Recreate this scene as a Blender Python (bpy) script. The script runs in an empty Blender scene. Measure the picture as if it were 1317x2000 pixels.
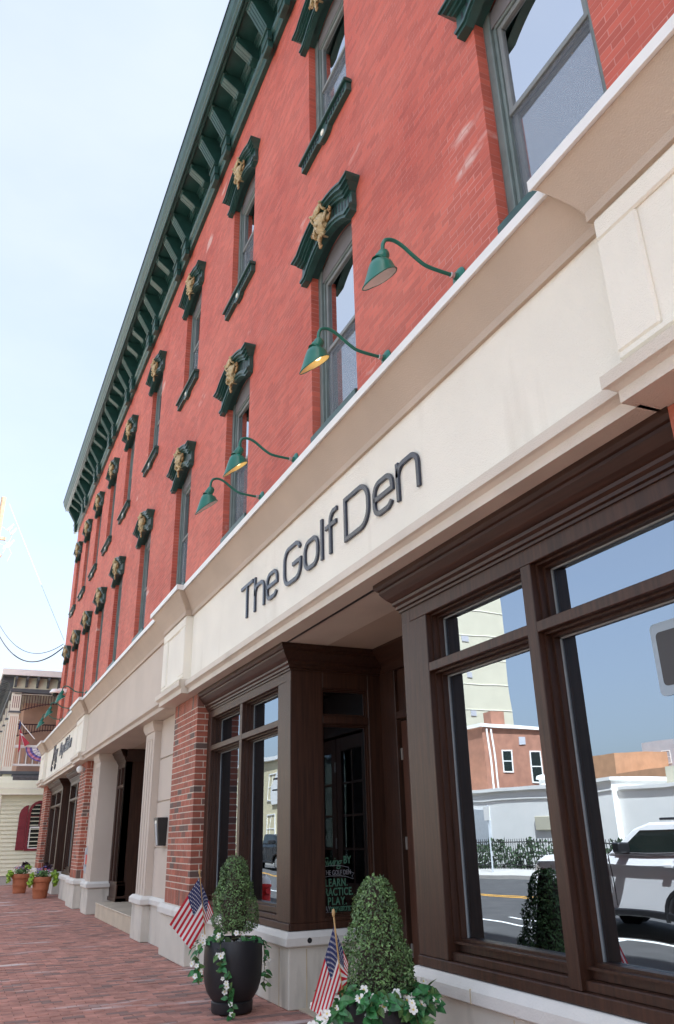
import bpy, math, random
import numpy as np
from mathutils import Vector, Matrix
random.seed(7); rng = np.random.default_rng(7)
sc = bpy.context.scene
C = sc.collection
R_ = math.radians

# ------------------------------------------------------------------ camera
FPX, PPX, PPY, CAMH = 1510.0, 658.5, 1000.0, 1.5
def _n(v): v = np.array(v, float); return v/np.linalg.norm(v)
_up = _n((576-PPX, -2600-PPY, FPX)); _x = -_n((-98-PPX, 1653-PPY, FPX)); _x = _n(_x-_up*(_x@_up)); _y = np.cross(_up, _x)
RW = np.array([_x, _y, _up])          # rows: world axes in camera (right, down, forward)
cam = bpy.data.cameras.new('camera'); cam_o = bpy.data.objects.new('camera', cam); C.objects.link(cam_o)
cam.sensor_fit = 'VERTICAL'; cam.sensor_height = 24; cam.lens = FPX/2000*24; cam.clip_end = 3000; cam.clip_start = .05
_m = Matrix.Identity(4)
for r in range(3):
    _m[r][0] = RW[r][0]; _m[r][1] = -RW[r][1]; _m[r][2] = -RW[r][2]
_m[2][3] = CAMH
cam_o.matrix_world = _m; sc.camera = cam_o
CAMP = np.array([0, 0, CAMH])
def project(P):
    c = (np.asarray(P, float)-CAMP)@RW
    return np.stack([PPX+FPX*c[..., 0]/c[..., 2], PPY+FPX*c[..., 1]/c[..., 2], c[..., 2]], -1)

# ------------------------------------------------------------------ sky, sun, exposure
SUN_EL, SUN_AZ = 56.0, 26.0           # azimuth measured from +x towards +y
w = bpy.data.worlds.new('World'); sc.world = w; w.use_nodes = True
nt = w.node_tree; nt.nodes.clear()
out = nt.nodes.new('ShaderNodeOutputWorld'); bg = nt.nodes.new('ShaderNodeBackground'); sky = nt.nodes.new('ShaderNodeTexSky')
sky.sky_type = 'NISHITA'; sky.sun_disc = False; sky.sun_elevation = R_(SUN_EL); sky.sun_rotation = R_(90-SUN_AZ)
sky.air_density = 1.0; sky.dust_density = 4.0; sky.ozone_density = 1.0; sky.altitude = 0
bg.inputs['Strength'].default_value = 0.105
hz = nt.nodes.new('ShaderNodeMix'); hz.data_type = 'RGBA'; hz.inputs[0].default_value = .47; hz.inputs[7].default_value = (2.55, 2.7, 2.95, 1)   # bright even summer haze over the clear sky
tc = nt.nodes.new('ShaderNodeTexCoord'); cn_ = nt.nodes.new('ShaderNodeTexNoise'); cn_.inputs['Scale'].default_value = 2.2; cn_.inputs['Detail'].default_value = 6; cm = nt.nodes.new('ShaderNodeMapping'); cm.inputs['Scale'].default_value = (1, 1, 2.6)
cr_ = nt.nodes.new('ShaderNodeMapRange'); cr_.inputs[1].default_value = .38; cr_.inputs[2].default_value = .68; cr_.inputs[3].default_value = .40; cr_.inputs[4].default_value = .58
nt.links.new(tc.outputs['Generated'], cm.inputs[0]); nt.links.new(cm.outputs[0], cn_.inputs['Vector']); nt.links.new(cn_.outputs[0], cr_.inputs[0]); nt.links.new(cr_.outputs[0], hz.inputs[0])
nt.links.new(sky.outputs[0], hz.inputs[6]); nt.links.new(hz.outputs[2], bg.inputs['Color']); nt.links.new(bg.outputs[0], out.inputs['Surface'])
sun = bpy.data.lights.new('sun', 'SUN'); sun.energy = 5.0; sun.angle = R_(0.6); sun.color = (1.0, .965, .91)
sun_o = bpy.data.objects.new('sun', sun); C.objects.link(sun_o)
_d = Vector((math.cos(R_(SUN_EL))*math.cos(R_(SUN_AZ)), math.cos(R_(SUN_EL))*math.sin(R_(SUN_AZ)), math.sin(R_(SUN_EL))))
sun_o.rotation_euler = _d.to_track_quat('Z', 'Y').to_euler(); sun_o.location = (30, 10, 60)
vs = sc.view_settings; vs.view_transform = 'Standard'; vs.look = 'None'; vs.gamma = 1; vs.use_curve_mapping = False
vs.exposure = 2.03
sc.cycles.max_bounces = 8; sc.cycles.glossy_bounces = 4; sc.cycles.transparent_max_bounces = 12; sc.cycles.caustics_reflective = False; sc.cycles.caustics_refractive = False

# ------------------------------------------------------------------ materials
def mat(name, col, rough=.6, var=.12, scale=3.0, bump=0.0, bscale=60.0, metal=0.0, spec=.5, detail=4, col2=None, streak=None, rand=0.0, objrand=False, stain=None):
    m = bpy.data.materials.new(name); m.use_nodes = True; n = m.node_tree; L = n.links
    b = n.nodes['Principled BSDF']; b.inputs['Roughness'].default_value = rough; b.inputs['Metallic'].default_value = metal
    b.inputs['Specular IOR Level'].default_value = spec
    g = n.nodes.new('ShaderNodeNewGeometry')
    no = n.nodes.new('ShaderNodeTexNoise'); no.inputs['Scale'].default_value = scale; no.inputs['Detail'].default_value = detail
    vec = g.outputs['Position']
    if streak:
        mp = n.nodes.new('ShaderNodeMapping'); mp.inputs['Scale'].default_value = streak; L.new(vec, mp.inputs[0]); L.new(mp.outputs[0], no.inputs['Vector'])
    else: L.new(vec, no.inputs['Vector'])
    mix = n.nodes.new('ShaderNodeMix'); mix.data_type = 'RGBA'
    c1 = [max(0, c*(1-var)) for c in col]+[1]; c2 = [min(1, c*(1+var)) for c in col]+[1]
    if col2: c1 = list(col)+[1]; c2 = list(col2)+[1]
    mix.inputs[6].default_value = c1; mix.inputs[7].default_value = c2
    rp = n.nodes.new('ShaderNodeMapRange'); rp.inputs[1].default_value = .3; rp.inputs[2].default_value = .7
    L.new(no.outputs[0], rp.inputs[0]); L.new(rp.outputs[0], mix.inputs[0])
    cur = mix.outputs[2]
    if rand:
        hs = n.nodes.new('ShaderNodeHueSaturation'); mr = n.nodes.new('ShaderNodeMapRange'); mr.inputs[3].default_value = 1-rand; mr.inputs[4].default_value = 1+rand
        src = g.outputs['Random Per Island']
        if objrand:
            oi = n.nodes.new('ShaderNodeObjectInfo'); ad = n.nodes.new('ShaderNodeMath'); ad.operation = 'ADD'; fr = n.nodes.new('ShaderNodeMath'); fr.operation = 'FRACT'
            L.new(src, ad.inputs[0]); L.new(oi.outputs['Random'], ad.inputs[1]); L.new(ad.outputs[0], fr.inputs[0]); src = fr.outputs[0]
        L.new(src, mr.inputs[0]); L.new(mr.outputs[0], hs.inputs['Value']); L.new(cur, hs.inputs['Color']); cur = hs.outputs[0]
        m['_r'] = 1
        m_src = src
        if objrand in ('brown', 'brown2'):   # some bricks grey-brown
            gt = n.nodes.new('ShaderNodeMapRange'); gt.inputs[1].default_value = .78; gt.inputs[2].default_value = .92
            mu = n.nodes.new('ShaderNodeMath'); mu.operation = 'MULTIPLY'; mu.inputs[1].default_value = 7.31; f2 = n.nodes.new('ShaderNodeMath'); f2.operation = 'FRACT'
            L.new(src, mu.inputs[0]); L.new(mu.outputs[0], f2.inputs[0]); L.new(f2.outputs[0], gt.inputs[0])
            mx = n.nodes.new('ShaderNodeMix'); mx.data_type = 'RGBA'; mx.inputs[7].default_value = (.135, .085, .07, 1) if objrand == 'brown' else (.235, .15, .13, 1)
            L.new(gt.outputs[0], mx.inputs[0]); L.new(cur, mx.inputs[6]); cur = mx.outputs[2]
    if stain:   # (colour, scale, lo, hi, stretch) patches of wear or deposits
        sc_, s_, lo, hi, st = stain
        n2 = n.nodes.new('ShaderNodeTexNoise'); n2.inputs['Scale'].default_value = s_; n2.inputs['Detail'].default_value = 5
        mp = n.nodes.new('ShaderNodeMapping'); mp.inputs['Scale'].default_value = st; mp.inputs['Location'].default_value = (3.3, 1.7, .4); L.new(vec, mp.inputs[0]); L.new(mp.outputs[0], n2.inputs['Vector'])
        r2 = n.nodes.new('ShaderNodeMapRange'); r2.inputs[1].default_value = lo; r2.inputs[2].default_value = hi; L.new(n2.outputs[0], r2.inputs[0])
        mx = n.nodes.new('ShaderNodeMix'); mx.data_type = 'RGBA'; mx.inputs[7].default_value = list(sc_)+[1]
        L.new(r2.outputs[0], mx.inputs[0]); L.new(cur, mx.inputs[6]); cur = mx.outputs[2]
    L.new(cur, b.inputs['Base Color'])
    if bump:
        nb = n.nodes.new('ShaderNodeTexNoise'); nb.inputs['Scale'].default_value = bscale; nb.inputs['Detail'].default_value = 3
        if streak: L.new(mp.outputs[0] if not stain else vec, nb.inputs['Vector'])
        else: L.new(vec, nb.inputs['Vector'])
        bn = n.nodes.new('ShaderNodeBump'); bn.inputs['Strength'].default_value = bump; bn.inputs['Distance'].default_value = .01
        L.new(nb.outputs[0], bn.inputs['Height']); L.new(bn.outputs[0], b.inputs['Normal'])
    return m
def glass_mat(name, tint, ior=1.9, rough=0.0, wob=0.02, gt=(.86, .95, 1)):
    m = bpy.data.materials.new(name); m.use_nodes = True; n = m.node_tree; n.nodes.clear(); L = n.links
    o = n.nodes.new('ShaderNodeOutputMaterial'); mx = n.nodes.new('ShaderNodeMixShader'); fr = n.nodes.new('ShaderNodeFresnel'); fr.inputs[0].default_value = ior
    tr = n.nodes.new('ShaderNodeBsdfTransparent'); tr.inputs[0].default_value = list(tint)+[1]
    gl = n.nodes.new('ShaderNodeBsdfGlossy'); gl.inputs['Roughness'].default_value = rough; gl.inputs[0].default_value = list(gt)+[1]
    g = n.nodes.new('ShaderNodeNewGeometry'); no = n.nodes.new('ShaderNodeTexNoise'); no.inputs['Scale'].default_value = 1.6; no.inputs['Detail'].default_value = 1
    bn = n.nodes.new('ShaderNodeBump'); bn.inputs['Strength'].default_value = wob; bn.inputs['Distance'].default_value = .3
    L.new(g.outputs['Position'], no.inputs['Vector']); L.new(no.outputs[0], bn.inputs['Height']); L.new(bn.outputs[0], gl.inputs['Normal'])
    L.new(fr.outputs[0], mx.inputs[0]); L.new(tr.outputs[0], mx.inputs[1]); L.new(gl.outputs[0], mx.inputs[2]); L.new(mx.outputs[0], o.inputs[0])
    return m
def emis(name, col, s):
    m = bpy.data.materials.new(name); m.use_nodes = True; b = m.node_tree.nodes['Principled BSDF']
    b.inputs['Base Color'].default_value = list(col)+[1]; b.inputs['Emission Color'].default_value = list(col)+[1]; b.inputs['Emission Strength'].default_value = s
    return m
RB = ((.80, .66, .62), 1.1, .70, .78, (.6, 1, 1.6))
M = {
 'redbrick': mat('painted_red_brick', (.45, .074, .043), .65, .16, .8, .35, 70, rand=.14, objrand=True, detail=7, col2=(.565, .132, .085), stain=((.64, .38, .33), 1.7, .69, .76, (.6, 1, 1.6))),
 'redjoint': mat('painted_red_joint', (.62, .28, .235), .7, .2, 2.5, .2, 80, col2=(.48, .14, .105)),
 'pierbrick': mat('pier_brick', (.36, .105, .065), .75, .2, 8, .5, 120, rand=.2, objrand='brown'),
 'mortar': mat('mortar', (.64, .57, .48), .9, .15, 20, .3, 90),
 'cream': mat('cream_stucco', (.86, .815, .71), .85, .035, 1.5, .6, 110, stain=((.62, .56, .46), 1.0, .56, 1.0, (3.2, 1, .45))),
 'taupe': mat('taupe_stucco', (.53, .425, .335), .85, .06, 1.5, .6, 110),
 'taupe2': mat('pale_taupe_stucco', (.60, .515, .435), .85, .05, 1.2, .35, 150),
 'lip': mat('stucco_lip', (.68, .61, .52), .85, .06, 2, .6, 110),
 'coping': mat('white_coping', (.8, .79, .76), .4, .05, 3),
 'green': mat('dark_green_paint', (.017, .062, .053), .38, .2, 6, .08, 60),
 'lampgreen': mat('lamp_green_enamel', (.008, .15, .105), .3, .1, 8),
 'shadein': mat('white_enamel', (.8, .78, .72), .5, .04, 5),
 'gold': mat('gold_paint', (.34, .24, .105), .45, .2, 18, .35, 60, col2=(.60, .47, .27)),
 'goldold': mat('worn_gold_paint', (.36, .2, .08), .5, .3, 20, .3, 60),
 'frame': mat('grey_window_frame', (.20, .215, .21), .45, .1, 5),
 'framegreen': mat('grey_green_frame', (.145, .18, .17), .5, .15, 5),
 'spandrel': mat('spandrel_panel', (.17, .16, .165), .6, .08, 4),
 'screen': mat('insect_screen', (.20, .22, .25), .6, .06, 3),
 'dark_backing': mat('dark_interior', (.02, .022, .026), .9, .2, 3),
 'wood': mat('dark_stained_wood', (.046, .019, .011), .42, .4, 3.0, .16, 40, streak=(14, 14, .7)),
 'woodh': mat('dark_stained_wood_moulding', (.040, .017, .0105), .38, .3, 3.0, .1, 40, streak=(.7, 14, 14)),
 'wooddoor': mat('door_wood', (.085, .034, .02), .4, .25, 3, .1, 40, streak=(14, 14, .7)),
 'seal': mat('glazing_seal', (.30, .33, .34), .5, .05, 5),
 'stone': mat('cast_stone', (.62, .585, .51), .85, .07, 2.5, .3, 70, stain=((.30, .28, .24), 1.6, .56, .80, (2.2, 2.2, .45))),
 'stonecap': mat('cast_stone_cap', (.68, .66, .61), .8, .06, 3, .3, 70, stain=((.42, .39, .34), 2, .6, .85, (1, 1, 1))),
 'joint': mat('stone_joint', (.55, .45, .30), .9, .1, 8),
 'tile': mat('step_tile', (.55, .47, .36), .5, .1, 3, .05, 40),
 'paver': mat('clay_paver', (.42, .205, .16), .85, .25, 5, .5, 90, rand=.17, objrand='brown2', stain=((.66, .58, .56), 1.5, .62, .74, (2.2, .45, 1))),
 'sand': mat('joint_sand', (.20, .15, .13), .95, .3, 10, .3, 60),
 'asphalt': mat('asphalt', (.062, .060, .060), .9, .18, 2, .5, 160),
 'lot': mat('worn_tarmac', (.15, .145, .14), .9, .15, .3, .2, 30), 'concrete': mat('concrete', (.42, .40, .37), .9, .1, 1.5, .2, 60),
 'white': mat('white_paint', (.78, .78, .76), .6, .04, 3),
 'yellowline': mat('yellow_line', (.60, .30, .03), .7, .1, 5),
 'black': mat('black_pot', (.017, .018, .022), .5, .15, 4, .15, 90),
 'terra': mat('terracotta', (.42, .135, .062), .75, .12, 5, .15, 60),
 'leaf': mat('boxwood_leaf', (.115, .20, .07), .5, .45, 14, rand=.55, objrand=True),
 'leafb': mat('vine_leaf', (.035, .155, .045), .4, .3, 14, rand=.45, objrand=True),
 'leafl': mat('lime_leaf', (.24, .40, .03), .45, .3, 14, rand=.35, objrand=True),
 'leafd': mat('purple_leaf', (.035, .012, .022), .45, .3, 14, rand=.4),
 'leafg': mat('mid_green_leaf', (.09, .18, .05), .5, .3, 14, rand=.4),
 'petal': mat('white_petal', (.82, .82, .76), .6, .04, 6), 'petaly': mat('yellow_flower_eye', (.7, .55, .12), .6, .1, 6),
 'petalv': mat('violet_petal', (.20, .14, .42), .6, .2, 6), 'petalr': mat('coral_petal', (.6, .13, .11), .6, .2, 6),
 'pebble': mat('white_pebble', (.74, .74, .73), .6, .08, 9, rand=.12), 'stem': mat('stem', (.12, .14, .05), .6, .2, 9),
 'bark': mat('bark', (.06, .045, .032), .9, .3, 12),
 'flagred': mat('flag_red', (.56, .016, .036), .75, .05, 6), 'flagblue': mat('flag_blue', (.022, .034, .13), .75, .05, 6), 'flagwhite': mat('flag_white', (.80, .80, .80), .75, .03, 6),
 'pole': mat('flag_pole_wood', (.46, .30, .13), .5, .15, 10), 
 'letter': mat('letter_navy_black', (.026, .034, .056), .25, .05, 4),
 'siding': mat('yellow_siding', (.76, .75, .58), .7, .04, 1.5), 'sidingtrim': mat('cream_trim', (.84, .81, .70), .6, .04, 3),
 'slate': mat('grey_trim', (.105, .118, .13), .6, .12, 3), 'maroon': mat('maroon_paint', (.20, .016, .028), .5, .1, 4), 'spindle': mat('dark_maroon_paint', (.06, .014, .022), .5, .1, 4),
 'orange': mat('orange_stripe', (.60, .32, .21), .6, .08, 4), 'ceiling': mat('porch_ceiling', (.5, .47, .40), .8, .08, 3),
 'whiteroof': mat('white_roof_edge', (.90, .89, .86), .5, .02, 2), 'shingle': mat('grey_shingle', (.09, .088, .09), .9, .25, 9),
 'steel': mat('brushed_steel', (.55, .55, .55), .35, .05, 5, metal=.8), 'blackmetal': mat('black_metal', (.016, .016, .018), .4, .1, 5),
 'redpaint': mat('red_enamel', (.55, .02, .02), .4, .08, 5), 'galv': mat('galvanised_grey', (.42, .45, .48), .5, .08, 5),
 'cable': mat('cable', (.04, .04, .045), .6, .1, 5), 'cableb': mat('pale_cable', (.30, .38, .50), .6, .1, 5), 'timber': mat('weathered_timber', (.30, .21, .15), .9, .2, 4),
 'porcelain': mat('porcelain', (.72, .66, .6), .3, .05, 5), 'mint': mat('mint_decal', (.065, .18, .115), .7, .05, 5), 'chalk': mat('white_decal', (.26, .27, .30), .7, .03, 5),
 'signgrey': mat('sign_grey', (.055, .055, .058), .6, .03, 4), 'signedge': mat('sign_pale_edge', (.34, .42, .48), .5, .03, 4),
 'porchbrick': mat('porch_brick', (.52, .33, .25), .85, .12, 2, .2, 30),
 'farbrick': mat('far_brick', (.32, .15, .10), .85, .15, 2, .2, 30), 'farorange': mat('far_tan_brick', (.42, .23, .13), .85, .12, 1), 'fargrey': mat('far_grey_cladding', (.40, .40, .43), .8, .06, 1),
 'farwhite': mat('far_white_render', (.76, .75, .72), .85, .04, 1), 'farbeige': mat('far_beige_render', (.50, .47, .365), .85, .05, .5), 'farcream': mat('far_cream_render', (.62, .55, .36), .85, .05, .5),
 'carwhite': mat('white_car_paint', (.72, .72, .73), .22, .01, 2), 'cargreen': mat('black_car_paint', (.012, .016, .018), .22, .05, 2), 'tyre': mat('tyre_rubber', (.018, .018, .018), .85, .1, 9),
 'hedge': mat('hedge_leaf', (.03, .06, .022), .7, .5, 6, rand=.4), 'fanblue': mat('bunting_violet', (.16, .14, .42), .8, .1, 5), 'fanwhite': mat('bunting_white', (.78, .76, .8), .8, .03, 5), 'fanpink': mat('bunting_pink', (.62, .25, .36), .8, .05, 5),
 'tv': mat('dark_screen', (.012, .018, .045), .25, .1, 2), 'interior': mat('shop_interior', (.020, .018, .017), .9, .2, 1.5), 'carglass': mat('dark_car_glass', (.012, .018, .016), .05, .1, 2),
 'brass': mat('hinge_steel', (.62, .60, .55), .35, .05, 5, metal=.7), 'pinkred': mat('faded_flag_red', (.52, .05, .08), .8, .1, 5),
}
M['glass'] = glass_mat('window_glass', (.30, .33, .35), 14.0, 0, .004, (.95, .98, 1))
M['shopglass'] = glass_mat('shop_window_glass', (.34, .36, .37), 5.0, 0, .005, (.72, .85, 1))
M['entryglass'] = glass_mat('entry_glass', (.30, .32, .36), 2.3, 0, .002, (.75, .88, 1))
M['bulb'] = emis('warm_bulb', (1, .80, .42), .7)
M['shadeglow'] = mat('glow_tinted_enamel', (.82, .70, .38), .5, .04, 5)  # the bulb's warm glow is put into the lining colour

# ------------------------------------------------------------------ mesh builder
class MB:
    def __init__(s): s.v = []; s.f = []; s.mi = []; s.n = 0
    def add(s, vs_, fs, mi=0):
        o = s.n; s.v.extend(vs_); s.n += len(vs_)
        for f in fs: s.f.append(tuple(i+o for i in f)); s.mi.append(mi)
        return s
    def box(s, x0, x1, y0, y1, z0, z1, mi=0):
        if x0 > x1: x0, x1 = x1, x0
        if y0 > y1: y0, y1 = y1, y0
        if z0 > z1: z0, z1 = z1, z0
        return s.add([(x0,y0,z0),(x1,y0,z0),(x1,y1,z0),(x0,y1,z0),(x0,y0,z1),(x1,y0,z1),(x1,y1,z1),(x0,y1,z1)],
              [(0,3,2,1),(4,5,6,7),(0,1,5,4),(1,2,6,5),(2,3,7,6),(3,0,4,7)], mi)
    def loops(s, rings, close=True, caps=True, mi=0):   # rings of equal length, lofted
        k = len(rings[0]); vs_ = [p for r in rings for p in r]; fs = []
        for i in range(len(rings)-1):
            for j in range(k if close else k-1):
                a, b = i*k+j, i*k+(j+1)%k; fs.append((a, b, b+k, a+k))
        if caps: fs.append(tuple(range(k))[::-1]); fs.append(tuple(range((len(rings)-1)*k, len(rings)*k)))
        return s.add(vs_, fs, mi)
    def sweepx(s, prof, x0, x1, yb=None, mi=0, ml=True, mr=True):   # closed (y,z) profile along x; mitred returns when yb is set
        e = [max(0, yb-p[0]) if yb is not None else 0 for p in prof]
        return s.loops([[(x0-(e[i] if ml else 0), p[0], p[1]) for i, p in enumerate(prof)], [(x1+(e[i] if mr else 0), p[0], p[1]) for i, p in enumerate(prof)]], mi=mi)
    def sweepy(s, prof, y0, y1, mi=0):                   # closed (x,z) profile along y
        return s.loops([[(p[0], y0, p[1]) for p in prof], [(p[0], y1, p[1]) for p in prof]], mi=mi)
    def tube(s, pts, r, k=8, mi=0, caps=True):
        pts = [Vector(p) for p in pts]; rings = []; N = len(pts); ref = None
        for i, p in enumerate(pts):
            t = (pts[min(i+1, N-1)]-pts[max(i-1, 0)]).normalized()
            if ref is None:
                ref = t.orthogonal().normalized()
            ref = (ref-t*ref.dot(t)).normalized(); b = t.cross(ref)
            rr = r[i] if isinstance(r, (list, tuple)) else r
            rings.append([tuple(p+(ref*math.cos(2*math.pi*j/k)+b*math.sin(2*math.pi*j/k))*rr) for j in range(k)])
        return s.loops(rings, True, caps, mi)
    def lathe(s, prof, c=(0,0,0), k=24, mi=0, axis='z', caps=False):  # prof: (r, h)
        rings = []
        for r, h in prof:
            ring = []
            for j in range(k):
                a = 2*math.pi*j/k; u, v_ = r*math.cos(a), r*math.sin(a)
                ring.append((c[0]+u, c[1]+v_, c[2]+h) if axis == 'z' else ((c[0]+u, c[1]-h, c[2]+v_) if axis == 'y' else (c[0]+h, c[1]+u, c[2]+v_)))
            rings.append(ring)
        return s.loops(rings, True, caps, mi)
    def ball(s, c, r, k=8, mi=0, sq=(1,1,1)):
        pr = [(max(.001, math.sin(math.pi*i/k)), -math.cos(math.pi*i/k)) for i in range(k+1)]
        rings = [[(c[0]+r*sq[0]*a*math.cos(2*math.pi*j/(k+2)), c[1]+r*sq[1]*a*math.sin(2*math.pi*j/(k+2)), c[2]+r*sq[2]*h) for j in range(k+2)] for a, h in pr]
        return s.loops(rings, True, True, mi)
    def prism(s, poly, f0, f1, mi=0):                    # poly list of 2d, f0/f1 map 2d -> 3d for front/back
        return s.loops([[f0(*p) for p in poly], [f1(*p) for p in poly]], mi=mi)

LOC = {}
def tagit(o, label=None, cat=None, group=None, kind=None):
    if label: o['label'] = label
    if cat: o['category'] = cat
    if group: o['group'] = group
    if kind: o['kind'] = kind
    return o
def thing(name, label, cat, loc=(0,0,0), group=None, rz=0):
    o = bpy.data.objects.new(name, None); C.objects.link(o); o.location = loc; o.rotation_euler = (0, 0, rz); o.empty_display_size = .2
    LOC[o.name] = Vector(loc); return tagit(o, label, cat, group)
def mk(name, mb, mats, parent=None, bevel=0, smooth=False, origin=None, local=False, segs=1, weld=False):
    """link a mesh part; vertices are world coordinates unless local=True (then relative to the parent)"""
    if not isinstance(mats, (list, tuple)): mats = [mats]
    me = bpy.data.meshes.new(name); off = Vector(origin) if origin is not None else (LOC[parent.name] if (parent and not local) else Vector((0,0,0)))
    va = np.array(mb.v, float)
    if not local: va = va-np.array(off)
    me.from_pydata(va.tolist(), [], mb.f)
    for m in mats: me.materials.append(M[m] if isinstance(m, str) else m)
    if len(mats) > 1: me.polygons.foreach_set('material_index', mb.mi)
    me.update()
    o = bpy.data.objects.new(name, me); C.objects.link(o)
    if local: LOC[o.name] = LOC[parent.name] if parent else Vector((0,0,0))
    else: LOC[o.name] = off
    if parent:
        o.parent = parent; o.location = (0,0,0) if local else tuple(off-LOC[parent.name])
    else: o.location = off
    if smooth: me.polygons.foreach_set('use_smooth', [True]*len(me.polygons)); 
    if smooth == 'auto':
        try: me.set_sharp_from_angle(angle=R_(40))
        except Exception: pass
    fix_normals(me)
    if bevel:
        b = o.modifiers.new('bevel', 'BEVEL'); b.width = bevel; b.segments = segs; b.limit_method = 'ANGLE'; b.angle_limit = R_(40)
    return o
import bmesh
def fix_normals(me):
    if len(me.polygons) > 30000: return
    bm = bmesh.new(); bm.from_mesh(me); bmesh.ops.recalc_face_normals(bm, faces=bm.faces); bm.to_mesh(me); bm.free()
def clone(o, parent=None, loc=None):
    c = o.copy(); C.objects.link(c)
    if parent: c.parent = parent
    if loc is not None: c.location = loc
    for ch in list(o.children): clone(ch, c)
    return c
def struct(o, kind='structure'): o['kind'] = kind; return o

# ------------------------------------------------------------------ ground
XE = -33.75           # far end of the red building
WY = 3.18             # face of the red brick wall
g = MB(); g.add([(-1500,-1500,-.35),(1500,-1500,-.35),(1500,1500,-.35),(-1500,1500,-.35)], [(0,1,2,3)]); struct(mk('ground', g, 'lot'))
g = MB(); g.box(-300, 120, -12.6, -1.0, -.30, -.12); struct(mk('road', g, 'asphalt'))
g = MB(); g.box(-300, 120, -1.0, -.82, -.30, .0); struct(mk('kerb', g, 'concrete', bevel=.015))
g = MB(); g.box(-300, 120, -12.8, -12.6, -.30, .02); struct(mk('far_kerb', g, 'concrete', bevel=.015))
g = MB(); g.box(-300, 120, -16.4, -12.8, -.30, .012); struct(mk('far_pavement', g, 'concrete'))
g = MB()
for x in np.arange(-120, 40, 7.0): g.box(x, x+5.4, -3.5, -3.39, -.119, -.115)
for x in np.arange(-17, 30, 6.2): g.box(x, x+.12, -3.4, -2.4, -.119, -.1155)
for x in (-14.9, -13.1, -9.2): g.box(x, x+1.0, -4.3, -4.2, -.119, -.1148)
struct(mk('road_marking', g, 'white'))
g = MB(); g.box(-200, 80, -7.55, -7.43, -.119, -.115); g.box(-200, 80, -7.82, -7.70, -.119, -.115); struct(mk('centre_line', g, 'yellowline'))
sidewalk = struct(mk('sidewalk', MB().box(-300, 120, -.82, 3.6, -.30, -.008), 'sand'))

# brick bookkeeping: (x0,x1,y0,y1,z0,z1) boxes; the largest in view become objects of their own
def rank(boxes, n, xmax=None):
    B = np.array(boxes); cx = np.stack([(B[:,0]+B[:,1])/2, B[:,2], (B[:,4]+B[:,5])/2], -1)
    if xmax == 'top': cx = np.stack([(B[:,0]+B[:,1])/2, (B[:,2]+B[:,3])/2, B[:,5]], -1)
    p = project(cx); dx = project(cx+np.array([.1,0,0]))-p; dz = project(cx+np.array([0,0,.1]))-p; dy = project(cx+np.array([0,.1,0]))-p
    X, Y, Z = B[:,1]-B[:,0], B[:,3]-B[:,2], B[:,5]-B[:,4]
    a = np.abs(dx[:,0]*dz[:,1]-dx[:,1]*dz[:,0])*X*Z*100
    if xmax == 'top': a = np.abs(dx[:,0]*dy[:,1]-dx[:,1]*dy[:,0])*X*Y*100
    vis = (p[:,2] > .5)&(p[:,0] > 0)&(p[:,0] < 1317)&(p[:,1] > 0)&(p[:,1] < 2000)
    a = np.where(vis, a, 0)
    return np.argsort(-a)[:n], a
def unit_brick(name, m, face='y'):
    b = MB(); c = .012 if face == 'y' else .035; e = .035; h = .035
    if face == 'y':   # bevelled face at y=-.5, edges e (x), h (z)
        back = [(-.5,.5,-.5),(.5,.5,-.5),(.5,.5,.5),(-.5,.5,.5)]; mid = [(-.5,-.5+c,-.5),(.5,-.5+c,-.5),(.5,-.5+c,.5),(-.5,-.5+c,.5)]
        fr = [(-.5+.01,-.5,-.5+e),(.5-.01,-.5,-.5+e),(.5-.01,-.5,.5-e),(-.5+.01,-.5,.5-e)]
    else:
        back = [(-.5,-.5,-.5),(-.5,.5,-.5),(.5,.5,-.5),(.5,-.5,-.5)]; mid = [(-.5,-.5,.5-c*2),(-.5,.5,.5-c*2),(.5,.5,.5-c*2),(.5,-.5,.5-c*2)]
        fr = [(-.5+.03,-.5+.015,.5),(-.5+.03,.5-.015,.5),(.5-.03,.5-.015,.5),(.5-.03,-.5+.015,.5)]
    b.loops([back, mid, fr])
    me = bpy.data.meshes.new(name); me.from_pydata(b.v, [], b.f); me.materials.append(M[m]); fix_normals(me); return me
def place_bricks(boxes, idx, me, parent, name):
    off = LOC[parent.name]
    for i in idx:
        x0, x1, y0, y1, z0, z1 = boxes[i]
        o = bpy.data.objects.new(name, me); C.objects.link(o); o.parent = parent
        o.location = ((x0+x1)/2-off.x, (y0+y1)/2-off.y, (z0+z1)/2-off.z); o.scale = (x1-x0, y1-y0, z1-z0)
        o.rotation_euler = (random.gauss(0, .004), random.gauss(0, .004), random.gauss(0, .004))
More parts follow.
